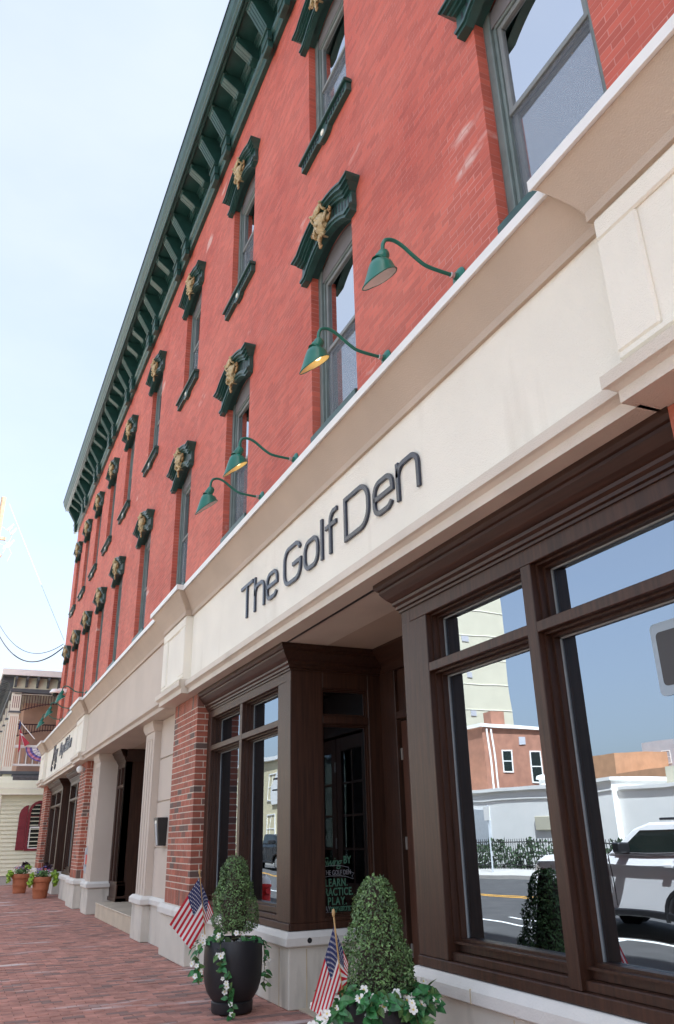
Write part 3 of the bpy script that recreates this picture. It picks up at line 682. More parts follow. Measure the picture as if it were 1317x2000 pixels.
# back wall of the recess with the door
f = MB(); yb = 4.22
f.box(-7.92, -7.58, yb, yb+.12, 0, 3.2); f.box(-5.85, -5.43, yb, yb+.12, 0, 3.2); f.box(-7.58, -5.85, yb, yb+.12, 2.66, 2.74); f.box(-7.58, -5.85, yb+.04, yb+.12, 2.74, 3.2); f.box(-7.92, -5.43, yb, yb+.12, 3.2, 3.46)
mk('entry_back_wall', f, 'wood', bld, bevel=.005)
c = MB(); c.sweepx([(yb+y, z) for y, z in [(0,3.196),(-.012,3.196),(-.03,3.23),(-.05,3.27),(-.09,3.318),(-.13,3.38),(-.165,3.43),(-.165,3.459),(.06,3.459),(.06,3.196)]], -7.76, -5.6); mk('crown_moulding', c, 'woodh', bld)
door = MB(); dy = yb+.05
def doorleaf(xa, xb):
    d = MB(); s_ = .13
    d.box(xa, xa+s_, dy, dy+.05, .02, 2.64); d.box(xb-s_, xb, dy, dy+.05, .02, 2.64); d.box(xa+s_, xb-s_, dy, dy+.05, 2.48, 2.64); d.box(xa+s_, xb-s_, dy, dy+.05, .02, .26); d.box(xa+s_, xb-s_, dy, dy+.05, .82, 1.0)
    for z in (1.36, 1.73, 2.1): d.box(xa+s_, xb-s_, dy+.01, dy+.04, z-.014, z+.014)
    xm = (xa+xb)/2; d.box(xm-.014, xm+.014, dy+.01, dy+.04, 1.0, 2.48); d.box(xa+s_+.03, xb-s_-.03, dy+.008, dy+.045, .30, .78); d.box(xa+s_, xb-s_, dy+.025, dy+.04, .26, .82)
    o = mk('entrance_door', d, 'wooddoor', bld, bevel=.005)
    mk('pane', MB().box(xa+s_, xb-s_, dy+.022, dy+.027, 1.0, 2.48), 'shopglass', o)
    h = MB()
    for z in (.45, 1.42, 2.3): h.box(xa-.012, xa+.012, dy-.012, dy+.0, z-.06, z+.06)
    mk('hinge', h, 'brass', o); return o
doorleaf(-7.56, -6.73); doorleaf(-6.70, -5.87)
mk('entry_floor', MB().box(-7.9, -5.45, 3.2, 4.3, -.05, .012), 'tile', bld)
# stone bases under the bays (clear of the piers' bases)
for x0, x1 in ((-11.13, -7.90), (-5.45, -2.40)):
    p = MB(); p.box(x0, x1, 3.10, 4.25, 0, .52); mk('plinth', p, 'stone', bld, bevel=.008)
    p = MB(); p.loops([[(x0-e, 3.10-e, z), (x1+e, 3.10-e, z), (x1+e, 4.25, z), (x0-e, 4.25, z)] for e, z in ((0, .515), (.045, .53), (.045, .60), (.008, .652))]); mk('plinth_cap', p, 'stonecap', bld, bevel=.005)
    for x in ((-9.6, -8.16) if x0 < -8 else (-4.35,)): mk('stone_joint', MB().box(x, x+.01, 3.097, 3.2, 0, .5), 'joint', bld)
    if x0 < -8:
        for y in (3.28, 3.7): mk('stone_joint', MB().box(-7.93, -7.897, y, y+.01, 0, .5), 'joint', bld)
    else: mk('stone_joint', MB().box(-4.72, -4.712, 3.0525, 3.1, .53, .61), 'joint', bld)
mk('vent_button', MB().lathe([(.001,.0),(.024,.0),(.026,-.012),(.001,-.014)], (-7.852, 3.30, .575), 12, 0, 'x'), 'blackmetal', bld)
# stucco wall, pilasters and the middle entrance
def pilaster(x0, x1, yf, yside):
    p = MB(); p.box(x0, x1, yf+.012, yside, .66, 3.3)
    t = .10; p.box(x0, x0+t, yf, yf+.012, .66, 3.3); p.box(x1-t, x1, yf, yf+.012, .66, 3.3); p.box(x0+t, x1-t, yf, yf+.012, 3.16, 3.3)
    n_ = 3; wv = (x1-x0-2*t)/5
    for i in (1, 3): p.box(x0+t+i*wv, x0+t+(i+1)*wv, yf, yf+.0125, .66, 3.16)
    po = mk('pilaster', p, 'taupe2', bld, bevel=.006)
    c = MB(); c.loops([[(x0-e, yf-e, z), (x1+e, yf-e, z), (x1+e, yside+.01, z), (x0-e, yside+.01, z)] for e, z in ((.0, 3.28), (.02, 3.285), (.02, 3.30), (.04, 3.34), (.055, 3.385), (.055, 3.459))]); mk('capital', c, 'taupe2', po)
    plinth([(x0-.05, yf-.035), (x1+.05, yf-.035)], 0, .53); capstone([(x0-.05, yf-.035), (x1+.05, yf-.035)], .53, .665, .05)
pilaster(-14.82, -14.12, 3.0, 3.5); pilaster(-20.75, -20.02, 3.0, 3.5)
def stucco(x0, x1, yf=3.12):
    p = MB(); zz = .66
    for z in (1.4, 2.11, 2.81, 3.4605): p.box(x0, x1, yf, 3.55, zz, z-.022 if z < 3.4 else z-.002); zz = z
    p.box(x0+.001, x1-.001, yf+.025, 3.5, .66, 3.455); mk('stucco_wall', p, 'taupe2', bld, bevel=.006)
    mk('plinth', MB().box(x0, x1, yf-.02, 3.55, 0, .54), 'stone', bld); mk('plinth_cap', MB().sweepx([(3.5,.54),(yf-.02,.54),(yf-.06,.552),(yf-.06,.62),(yf-.01,.662),(3.5,.662)], x0+.05, x1-.05), 'stonecap', bld)
stucco(-14.12, -12.49); stucco(-21.96, -20.75)
# middle entrance: stepped porch with timber vestibule
st = MB(); st.box(-19.25, -15.2, 3.06, 5.2, 0, .262); st.box(-19.25, -15.2, 3.045, 5.2, .262, .285); mk('entrance_step', st, 'tile', bld, bevel=.006)
f = MB(); yv = 3.42
f.box(-20.02, -19.0, yv+.02, yv+.2, .285, .62); f.box(-20.02, -18.985, yv-.01, yv+.22, .285, .36); f.box(-20.0, -19.0, yv-.005, yv+.2, .62, .68)
for x0, x1 in ((-20.0, -19.86), (-19.58, -19.5), (-19.12, -19.0)): f.box(x0, x1, yv, yv+.16, .68, 3.2)
f.box(-20.0, -19.0, yv+.002, yv+.16, 2.64, 2.71); f.box(-20.0, -19.0, yv+.002, yv+.16, 3.09, 3.46)
f.box(-19.14, -19.0, yv, 4.05, .285, 3.46); f.box(-19.14, -18.99, 4.05, 4.9, .285, .75); f.box(-19.14, -19.0, 4.05, 4.9, 2.6, 3.46)
f.box(-19.14, -18.985, yv-.005, 4.9, .285, .40)
v = mk('vestibule_window', f, 'wood', bld, bevel=.005)
for x0, x1 in ((-19.86, -19.58), (-19.5, -19.12)):
    for z0, z1 in ((.68, 2.64), (2.71, 3.09)): mk('pane', MB().box(x0, x1, yv+.1, yv+.106, z0, z1), 'shopglass', v)
mk('pane', MB().box(-19.07, -19.064, 4.05, 4.9, .75, 2.6), 'shopglass', v)
mk('crown_moulding', crown(-20.0, -19.0, yv, False, True), 'woodh', bld)
c = MB(); c.sweepy([(-19.0,3.196),(-18.95,3.27),(-18.87,3.38),(-18.835,3.43),(-18.835,3.459),(-19.05,3.459),(-19.05,3.196)], yv, 4.9); mk('crown_moulding', c, 'woodh', bld)
mk('porch_back_wall', MB().box(-19.1, -15.0, 4.9, 5.0, .2, 3.47), 'wood', bld); mk('porch_side_wall', MB().box(-15.0, -14.86, 3.5, 4.95, .2, 3.47), 'wood', bld)
# far shop bay
fb1 = bay(-26.35, -23.18, [(-26.2, -24.85), (-24.7, -23.4)]); mk('crown_moulding', crown(-26.35, -23.2, 3.12, True, False), 'woodh', bld)
fb2 = bay(-31.87, -28.35, [(-31.6, -30.1), (-29.95, -28.6)]); mk('crown_moulding', crown(-31.87, -28.35, 3.12, False, True), 'woodh', bld)
sidewall(-28.348, 3.122, 4.28, (3.45, 4.06), 'entry_side_window', 1); sidewall(-26.352, 3.122, 4.28, (3.45, 4.06), 'entry_side_window', -1)
mk('entry_back_wall', MB().box(-28.3, -26.4, 4.25, 4.35, 0, 3.46), 'wood', bld)
for x0, x1 in ((-31.85, -28.33), (-26.37, -23.22)):
    mk('plinth', MB().box(x0, x1, 3.10, 4.25, 0, .52), 'stone', bld, bevel=.008)
    p = MB(); p.loops([[(x0-e, 3.10-e, z), (x1+e, 3.10-e, z), (x1+e, 4.25, z), (x0-e, 4.25, z)] for e, z in ((0, .515), (.045, .53), (.045, .60), (.008, .652))]); mk('plinth_cap', p, 'stonecap', bld)
# rooms behind the shop glass
def room(x0, x1, y0=3.36, y1=6.5):
    r = MB(); r.box(x0, x1, y1, y1+.05, .3, 3.46); r.box(x0, x1, y0, y1, .3, .35); r.box(x0, x1, y0, y1, 3.40, 3.44); r.box(x0, x0+.03, y0, y1, .35, 3.4); r.box(x1-.03, x1, y0, y1, .35, 3.4)
    mk('shop_interior', r, 'interior', bld)
room(-11.1, -8.07); room(-5.28, -1.1); room(-31.8, -28.6); room(-26.2, -23.3); 
mk('television', MB().box(-10.6, -9.2, 4.35, 4.42, 1.5, 2.3), 'tv', bld)
mk('ground_floor_end', MB().box(XE+.02, -33.2, 3.1, 3.6, 0, 3.46), 'mortar', bld); mk('ground_floor_right', MB().box(-1.02, 6.0, 3.12, 3.6, 0, 3.46), 'taupe2', bld)

# ------------------------------------------------------------------ sign letters
def ray_x(px, py, x):
    d = RW@np.array([px-PPX, py-PPY, FPX]); return CAMP+d*(x/d[0])
sign = thing('shop_sign', 'dark raised sans serif letters reading The Golf Den on the cream shopfront band', 'sign', (-6.7, 2.85, 3.93))
SW = .046
def stroke(paths, x0, yb=2.849, z0=3.93, wd=SW, dep=.024, sx=1.0, name='letter', parent=None, mtl='letter', closed=()):
    """letter from centre-line paths with mitred joints, extruded from the wall"""
    b = MB()
    for k, P in enumerate(paths):
        P = [Vector((p[0]*sx, p[1])) for p in P]; n_ = len(P); cl = k in closed; Lf, Rt = [], []
        for i in range(n_):
            a = P[i-1] if (i > 0 or cl) else None; c = P[(i+1) % n_] if (i < n_-1 or cl) else None; p = P[i]
            if a is None: d = (c-p).normalized(); nrm = Vector((-d.y, d.x)); m_ = nrm
            elif c is None: d = (p-a).normalized(); nrm = Vector((-d.y, d.x)); m_ = nrm
            else:
                d1 = (p-a).normalized(); d2 = (c-p).normalized(); n1 = Vector((-d1.y, d1.x)); n2 = Vector((-d2.y, d2.x)); m_ = (n1+n2)
                m_ = m_.normalized(); m_ = m_/max(.35, m_.dot(n1))
            Lf.append(p+m_*wd/2); Rt.append(p-m_*wd/2)
        rg = []
        for i in list(range(n_))+([0] if cl else []):
            l, r = Lf[i], Rt[i]; rg.append([(x0+l.x, yb-dep, z0+l.y), (x0+r.x, yb-dep, z0+r.y), (x0+r.x, yb, z0+r.y), (x0+l.x, yb, z0+l.y)])
        b.loops(rg, True, not cl)
    return mk(name, b, mtl, parent or sign, bevel=.003)
def arc(cx, cy, rx, ry, a0, a1, n=8): return [(cx+rx*math.cos(R_(a0+(a1-a0)*i/n)), cy+ry*math.sin(R_(a0+(a1-a0)*i/n))) for i in range(n+1)]
h_ = SW/2; CAP = .43; XH = .325; AS = .42
def rrect(w_, h, r, z=0): return (arc(w_-h_-r, z+h_+r, r, r, -90, 0)+arc(w_-h_-r, z+h-h_-r, r, r, 0, 90)+arc(h_+r, z+h-h_-r, r, r, 90, 180)+arc(h_+r, z+h_+r, r, r, 180, 270))
stroke([[(0, CAP-h_), (.44, CAP-h_)], [(.22, CAP-SW), (.22, 0)]], -8.85)                       # T
W_ = .36; r_ = .10
stroke([[(h_, AS), (h_, 0)], [(h_, .19)]+[(h_, XH-h_-r_)]+arc(h_+r_, XH-h_-r_, r_, r_, 180, 90)[1:]+arc(W_-h_-r_, XH-h_-r_, r_, r_, 90, 0)+[(W_-h_, 0)]], -8.36)   # h
def e_(x0, w_):
    stroke([[(h_, .165), (w_-h_, .165)]+arc(w_-h_-r_, XH-h_-r_, r_, r_, 0, 90)+arc(h_+r_, XH-h_-r_, r_, r_, 90, 180)+arc(h_+r_, h_+r_, r_, r_, 180, 270)+arc(w_-h_-r_, h_+r_-.0, r_, r_, 270, 325)], x0)
e_(-7.94, .36)
w_ = .50; r2 = .13
stroke([arc(w_-h_-r2, CAP-h_-r2, r2, r2, 25, 90)+arc(h_+r2, CAP-h_-r2, r2, r2, 90, 180)+arc(h_+r2, h_+r2, r2, r2, 180, 270)+arc(w_-h_-r2, h_+r2, r2, r2, 270, 360)+[(w_-h_, .20), (w_*.52, .20)]], -7.40)   # G
stroke([rrect(.37, XH, .11)], -6.83, closed=(0,))                                              # o
stroke([[(h_, AS), (h_, 0)]], -6.40)                                                           # l
stroke([[(.11, 0), (.11, CAP-h_-.09)]+arc(.11+.09, CAP-h_-.09, .09, .09, 180, 90)[1:]+[(.27, CAP-h_)], [(0, .285), (.11-h_, .285)], [(.11+h_, .285), (.25, .285)]], -6.29)   # f
w_ = .50; r3 = .16
stroke([[(h_, h_), (w_-h_-r3, h_)]+arc(w_-h_-r3, h_+r3, r3, r3, 270, 360)[1:]+arc(w_-h_-r3, CAP-h_-r3, r3, r3, 0, 90)+[(h_, CAP-h_)]], -5.87, closed=(0,))   # D
e_(-5.30, .36)
stroke([[(h_, XH+.01), (h_, 0)], [(h_, XH-h_-r_)]+arc(h_+r_, XH-h_-r_, r_, r_, 180, 90)[1:]+arc(W_-h_-r_, XH-h_-r_, r_, r_, 90, 0)+[(W_-h_, 0)]], -4.89)     # n
# far shop sign, cursive strokes
def text_mesh(s, size, shear=0.0, ext=.0, name='lettering', off=0.0, sp=1.0):
    cu = bpy.data.curves.new('t', 'FONT'); cu.body = s; cu.size = size; cu.shear = shear; cu.extrude = ext; cu.offset = off; cu.resolution_u = 3; cu.space_character = sp; cu.align_x = 'LEFT'
    o = bpy.data.objects.new('t', cu); C.objects.link(o); dg = bpy.context.evaluated_depsgraph_get(); me = bpy.data.meshes.new_from_object(o.evaluated_get(dg)); bpy.data.objects.remove(o); bpy.data.curves.remove(cu)
    me.name = name; return me
def text_obj(name, s, size, loc, rot, mtl, parent, shear=0, ext=.002, off=0, sp=1.0, sx=1.0, sz=1.0):
    me = text_mesh(s, size, shear, ext, name, off, sp); me.materials.clear(); me.materials.append(M[mtl])
    o = bpy.data.objects.new(name, me); C.objects.link(o); o.parent = parent; o.location = Vector(loc)-LOC[parent.name]; o.rotation_euler = rot; o.scale = (sx, sz, 1); LOC[o.name] = Vector(loc); return o
s2 = thing('salon_sign', 'small dark script lettering on the far cream shopfront band beyond the wide taupe stretch', 'sign', (-27.5, 2.85, 4.0))
text_obj('lettering', 'Mary', .66, (-29.9, 2.845, 4.10), (R_(90), 0, 0), 'letter', s2, .35, .02, .006, .8, 1.15, 1.1)
text_obj('lettering', 'Boyd Salon', .5, (-27.9, 2.845, 4.12), (R_(90), 0, 0), 'letter', s2, .35, .02, .004, .85, 1.55, 1.15)
g = MB()
for cx, zz in ((-29.75, 3.99), (-28.75, 3.98)):
    pts = [(cx+.14*math.cos(t)*1.0+.1*math.sin(t), 2.83, zz+.19*math.sin(t)) for t in np.linspace(0, 6.0, 16)]; g.tube(pts, .02, 5)
mk('flourish', g, 'letter', s2)

# ------------------------------------------------------------------ gooseneck lamps
def lamp(loc, label, glow, group, side=0.0):
    t = thing('gooseneck_lamp', label, 'lamp', loc, group)
    p = MB(); p.lathe([(.001,-.002),(.085,-.002),(.088,.008),(.07,.02),(.035,.028),(.03,.05),(.001,.05)], (0, 0, 0), 20, 0, 'y'); mk('wall_plate', p, 'lampgreen', t, local=True, smooth='auto')
    # arm in the y-z plane: out from the wall, rises, arcs over and drops into the socket
    cp = [(-.03, 0), (-.20, .003), (-.31, .012), (-.37, .035), (-.45, .085), (-.52, .135), (-.585, .165), (-.64, .170), (-.69, .150), (-.715, .105), (-.722, .05), (-.722, -.01)]
    pts = []
    for i in range(len(cp)-1):
        p0 = Vector(cp[max(i-1,0)]); p1 = Vector(cp[i]); p2 = Vector(cp[i+1]); p3 = Vector(cp[min(i+2, len(cp)-1)])
        for k in range(4):
            u = k/4; q = .5*((2*p1)+(p2-p0)*u+(2*p0-5*p1+4*p2-p3)*u*u+(3*p1-p0-3*p2+p3)*u**3); pts.append((side*q.x, q.x, q.y))
    pts.append((side*cp[-1][0], cp[-1][0], cp[-1][1]))
    a = MB(); a.tube(pts, .0165, 10); mk('arm', a, 'lampgreen', t, local=True, smooth=True)
    col = MB(); col.lathe([(.019,.06),(.024,.055),(.024,.085),(.019,.09)], (0,0,0), 14, 0, 'y'); mk('collar', col, 'steel', t, local=True)
    ny = -.722; nx = side*ny
    tilt = R_(-27)
    def T(pr, k=28):   # lathe about an axis tilted so that the mouth faces the wall and the sign below
        b = MB(); rings = []
        for r, h in pr:
            ring = []
            for j in range(k):
                an = 2*math.pi*j/k; x, y = r*math.cos(an), r*math.sin(an)
                ring.append((nx+x, ny+y*math.cos(tilt)-h*math.sin(tilt), -.02+y*math.sin(tilt)+h*math.cos(tilt)))
            rings.append(ring)
        return b.loops(rings, True, False)
    b = T([(.016,.055),(.036,.045),(.050,.02),(.050,-.03),(.055,-.034),(.055,-.06),(.050,-.064),(.052,-.085),(.064,-.09)], 20); mk('socket_cap', b, 'lampgreen', t, local=True, smooth='auto')
    pr = [(.050,-.078),(.076,-.085),(.094,-.10),(.103,-.125),(.110,-.16),(.119,-.195),(.122,-.205)]
    k = 28
    def Ts(pr, ro=1.0):     # angled mouth: the rim plane is tilted towards the wall
        b = MB(); rings = []
        for r, h in pr:
            ring = []; f_ = min(1, max(0, (-h-.085)/.12))
            for j in range(k):
                an = 2*math.pi*j/k; x, y = r*math.cos(an), r*math.sin(an)
                hh = h+f_*(y/.122)*(.15 if y < 0 else .12)-.03*f_
                ring.append((nx+x*ro, ny+y*ro*math.cos(tilt*.35)-hh*math.sin(tilt*.35), -.02+y*ro*math.sin(tilt*.35)+hh*math.cos(tilt*.35)))
            rings.append(ring)
        return b.loops(rings, True, False)
    sh = Ts(pr); so = mk('lamp_shade', sh, 'lampgreen', t, local=True, smooth=True)
    inn = Ts([(r-.004, h-.004) for r, h in pr][::1]); mk('shade_lining', inn, 'shadeglow' if glow else 'shadein', so, local=True, smooth=True)
    rim = MB(); q = []
    for j in range(k+1):
        an = 2*math.pi*j/k; x, y = .122*math.cos(an), .122*math.sin(an); hh = -.235+(y/.122)*(.15 if y < 0 else .12)
        q.append((nx+x, ny+y*math.cos(tilt*.35)-hh*math.sin(tilt*.35), -.02+y*math.sin(tilt*.35)+hh*math.cos(tilt*.35)))
    rim.tube(q, .0055, 6); mk('rim', rim, 'lampgreen', so, local=True)
    if glow:
        bl = MB(); bl.ball((nx, ny-.02, -.17), .042, 8); mk('bulb', bl, 'bulb', t, local=True, smooth=True)
    return t
LZ = 5.775
GL = 'green gooseneck lamps along the shopfront band'
lamp((-4.25, WY-.001, LZ), 'nearest green gooseneck lamp with a white shade lining, under the big near window', False, GL)
lamp((-5.54, WY-.001, LZ), 'green gooseneck lamp with warm bulb glow coloured into its lining in front of the second lower window', True, GL)
lamp((-7.91, WY-.001, LZ), 'green gooseneck lamp, right-hand one of the pair just above the word Golf', True, GL)
lamp((-9.14, WY-.001, LZ), 'green gooseneck lamp, left-hand one of the pair by the third lower window', False, GL)
GF = 'green gooseneck lamps above the far salon sign'
lamp((-25.3, WY-.001, LZ), 'far green gooseneck lamp, highest of the three beside the white dome camera', False, GF)
lamp((-28.6, WY-.001, LZ), 'far green gooseneck lamp, middle one of the three against the yellow porch', False, GF)
lamp((-31.4, WY-.001, LZ), 'farthest green gooseneck lamp, lowest of the three against the yellow porch', False, GF)

# ------------------------------------------------------------------ small fittings on the facade
t = thing('mailbox', 'narrow black metal letter box with a paper flap on the taupe stucco wall', 'mailbox', (-13.4, 3.12, 1.42))
m = MB(); m.prism([(-.155,.42),(.155,.42),(.105,0),(-.105,0)], lambda x, z: (-13.4+x*.95, 3.0-(z*.12), 1.42+z), lambda x, z: (-13.4+x*.95, 3.119, 1.42+z)); mk('box', m, 'blackmetal', t, bevel=.008)
m = MB(); m.box(-13.46, -13.34, 2.955, 2.99, 1.75, 1.82); mk('plate', m, 'shadein', t); m = MB(); m.prism([(-.06,.33),(.06,.33),(.045,.01),(-.045,.01)], lambda x, z: (-13.39+x, 2.992-(z*.12), 1.42+z), lambda x, z: (-13.39+x, 3.0-(z*.12), 1.42+z)); mk('flap', m, 'galv', t)
t = thing('globe_light', 'white glass globe light on top of the far brick pier', 'light', (-22.3, 2.955, 3.26))
m = MB(); m.ball((-22.3, 2.84, 3.27), .10, 10); mk('globe', m, 'petal', t, smooth=True); m = MB(); m.lathe([(.001,0),(.05,0),(.05,.04),(.001,.04)], (-22.3, 2.957, 3.27), 12, 0, 'y'); mk('bracket', m, 'galv', t)
t = thing('fire_alarm', 'small red fire alarm box with grey pipes on the stucco strip by the far pier', 'alarm', (-21.2, 3.12, 1.0))
m = MB(); m.box(-21.3, -21.12, 3.04, 3.119, 1.0, 1.22); mk('box', m, 'redpaint', t, bevel=.01); m = MB(); m.tube([(-21.42, 3.07, .86), (-21.42, 3.07, 1.36)], .035, 8); m.tube([(-21.3, 3.08, .8), (-21.3, 3.08, .95)], .03, 8); m.tube([(-21.2, 3.08, 1.25), (-21.2, 3.08, 1.42)], .03, 8); mk('pipe', m, 'galv', t)
t = thing('security_camera', 'white dome security camera on an arm at the far end of the red wall', 'camera', (-31.2, WY, 6.72))
m = MB(); m.box(-31.35, -31.05, 2.86, WY, 6.72, 6.86); mk('bracket', m, 'whiteroof', t, bevel=.02); m = MB(); m.lathe([(.03,.12),(.13,.10),(.20,.0),(.20,-.03),(.15,-.05)], (-31.2, 2.78, 6.74), 16); mk('housing', m, 'whiteroof', t, smooth='auto'); m = MB(); m.ball((-31.2, 2.78, 6.70), .13, 8); mk('dome', m, 'carglass', t, smooth=True)
# window decal on the return pane of the entry, sign card in the near window
dec = thing('window_decal', 'mint and white hand drawn lettering on the dark entry side pane', 'window lettering', (-7.985, 3.66, .76))
RX = (R_(90), 0, R_(90))
xg = -7.984
def dtext(s, size, y, z, m, shear=0, off=0, sp=1, sx=1): text_obj('lettering', s, size, (xg, 3.50+(y-3.50)*.9, z), RX, m, dec, shear, .0008, off, sp, sx*.88)
dtext('Swing', .125, 3.50, 1.215, 'mint', .35, 0, .8, 1.0); dtext('BY', .10, 3.765, 1.24, 'mint', 0, .002, 1.05, .85)
dtext('THE GOLF DEN', .064, 3.515, 1.135, 'chalk', 0, 0, 1.0, .80)
dtext('LEARN.', .10, 3.53, 1.03, 'mint', 0, .0025, 1.12, .82); dtext('PRACTICE.', .10, 3.475, .945, 'mint', 0, .0025, 1.08, .82); dtext('PLAY.', .10, 3.56, .86, 'mint', 0, .0025, 1.2, .85)
dtext('BAY', .075, 3.495, .80, 'chalk', 0, 0, 1.0, .75); dtext('reservations.', .095, 3.57, .80, 'mint', .35, 0, .75, .8); dtext('LESSONS', .066, 3.425, .752, 'chalk', 0, .001, 1, .75); dtext('&', .075, 3.645, .752, 'mint', 0, 0, 1, .8); dtext('MEMBERSHIPS', .05, 3.70, .754, 'chalk', 0, 0, 1, .62)
g = MB()
rb = [(3.44,1.12),(3.47,1.205),(3.58,1.222),(3.70,1.222),(3.80,1.20),(3.80,1.165),(3.86,1.145),(3.835,1.12),(3.85,1.09),(3.77,1.115),(3.70,1.125),(3.58,1.125),(3.50,1.115),(3.44,1.09)]
g.tube([(xg, y, z) for y, z in rb], .0028, 4); mk('banner', g, 'chalk', dec); mk('rule', MB().tube([(xg, 3.5, .84), (xg, 3.88, .84)], .0016, 4), 'mint', dec)
t = thing('window_sign', 'dark grey rounded card with a pale border stuck inside the near shop window', 'sign', (-2.78, 3.268, 2.1))
def rr2(x0, x1, z0, z1, r): return [(x1-r+r*math.cos(a), z1-r+r*math.sin(a)) for a in np.linspace(0, math.pi/2, 5)]+[(x0+r+r*math.cos(a), z1-r+r*math.sin(a)) for a in np.linspace(math.pi/2, math.pi, 5)]+[(x0+r+r*math.cos(a), z0+r+r*math.sin(a)) for a in np.linspace(math.pi, 1.5*math.pi, 5)]+[(x1-r+r*math.cos(a), z0+r+r*math.sin(a)) for a in np.linspace(1.5*math.pi, 2*math.pi, 5)]
g = MB(); g.prism(rr2(-3.01, -2.56, 2.135, 2.515, .03), lambda x, z: (x, 3.266, z), lambda x, z: (x, 3.2695, z)); mk('border', g, 'signedge', t)
g = MB(); g.prism(rr2(-2.975, -2.60, 2.185, 2.465, .025), lambda x, z: (x, 3.2635, z), lambda x, z: (x, 3.2655, z)); mk('card', g, 'signgrey', t)

# ------------------------------------------------------------------ foliage helpers
def leaf_cloud(centers, normals, size, seed=1, asp=.55, jit=.7):
    """many small folded leaves: arrays of centres and outward directions -> verts, faces"""
    r = np.random.default_rng(seed); n_ = len(centers)
    d = normals+r.normal(0, jit, (n_, 3)); d /= np.linalg.norm(d, axis=1)[:, None]
    a = r.normal(0, 1, (n_, 3)); a -= d*(a*d).sum(1)[:, None]; a /= np.linalg.norm(a, axis=1)[:, None]; b = np.cross(d, a)
    s = size*r.uniform(.65, 1.3, n_)[:, None]; c = np.asarray(centers)
    v = np.stack([c-a*s*.5, c-a*s*.05+b*s*asp*.5+d*s*.10, c+a*s*.5, c-a*s*.05-b*s*asp*.5+d*s*.10], 1).reshape(-1, 3)
    f = [(4*i, 4*i+1, 4*i+2) for i in range(n_)]+[(4*i, 4*i+2, 4*i+3) for i in range(n_)]
    return v, f
def mk_leaves(name, v, f, m, parent, kind=None):
    b = MB(); b.v = [tuple(p) for p in v]; b.f = f; b.mi = [0]*len(f); b.n = len(v)
    me = bpy.data.meshes.new(name); va = np.array(b.v)-np.array(LOC[parent.name]); me.from_pydata(va.tolist(), [], f); me.materials.append(M[m]); me.update()
    o = bpy.data.objects.new(name, me); C.objects.link(o); o.parent = parent; LOC[o.name] = LOC[parent.name]
    if kind: o['kind'] = kind
    return o
def topiary(loc, prof, n_, label, seed, size, lean=(0, 0)):
    """clipped cone: prof = [(radius, height above the pot soil)]"""
    t = thing('topiary_shrub', label, 'shrub', loc, 'clipped cone shrubs in the black pots')
    r = np.random.default_rng(seed); hs = np.array([p[1] for p in prof]); rs = np.array([p[0] for p in prof])
    H = hs[-1]; wts = np.interp(np.linspace(0, H, 60), hs, rs)+.03; cdf = np.cumsum(wts)/wts.sum()
    h = np.interp(r.uniform(0, 1, n_), cdf, np.linspace(0, H, 60)); a = r.uniform(0, 2*math.pi, n_)
    lump = 1+.07*np.sin(a*3+h*9+seed)+.06*np.sin(a*7-h*17)+.05*np.sin(h*31+a)
    rad = np.interp(h, hs, rs)*lump*(1-r.exponential(.06, n_)).clip(.5, 1.0)+r.exponential(.003, n_)
    P = np.stack([loc[0]+lean[0]*h/H+rad*np.cos(a), loc[1]+lean[1]*h/H+rad*np.sin(a), loc[2]+h+r.normal(0, .01, n_)], -1)
    N = np.stack([np.cos(a), np.sin(a), np.full(n_, .5)], -1)
    v, f = leaf_cloud(P, N, size, seed); mk_leaves('crown', v, f, 'leaf', t)
    ins = MB(); ins.lathe([(max(.01, q*.55), z) for q, z in prof], (loc[0], loc[1], loc[2]), 10); mk('inner_twigs', ins, 'bark', t)
    tr = MB(); tr.tube([(loc[0], loc[1], loc[2]-.12), (loc[0]+.005, loc[1], loc[2]+.25)], .02, 7); mk('trunk', tr, 'bark', t)
    return t
def pot(loc, label):
    t = thing('black_planter', label, 'planter', loc, 'tall black planters by the golf shop entrance')
    b = MB(); b.lathe([(.001,.0),(.185,.0),(.192,.01),(.195,.085),(.186,.095),(.205,.115),(.245,.175),(.268,.25),(.278,.34),(.279,.46),(.275,.585),(.268,.598),(.258,.598),(.254,.585),(.256,.50),(.001,.50)], loc, 40); mk('bowl', b, 'black', t, smooth='auto')
    r = np.random.default_rng(int(abs(loc[0]*10))); g = MB()
    for i in range(260):
        q = .245*math.sqrt(r.uniform()); a = r.uniform(0, 6.283); s = r.uniform(.010, .019)
        c = (loc[0]+q*math.cos(a), loc[1]+q*math.sin(a), loc[2]+.545+r.uniform(-.01, .03)); R3 = [r.uniform(.6, 1.2) for _ in range(3)]
        vs_ = [(c[0]+s*R3[0]*x, c[1]+s*R3[1]*y, c[2]+s*R3[2]*z*.7) for x, y, z in ((1,0,0),(-1,0,0),(0,1,0),(0,-1,0),(0,0,1),(0,0,-1))]
        g.add(vs_, [(0,2,4),(2,1,4),(1,3,4),(3,0,4),(2,0,5),(1,2,5),(3,1,5),(0,3,5)])
    o = mk('pebbles', g, 'pebble', t); o['kind'] = 'stuff'
    return t
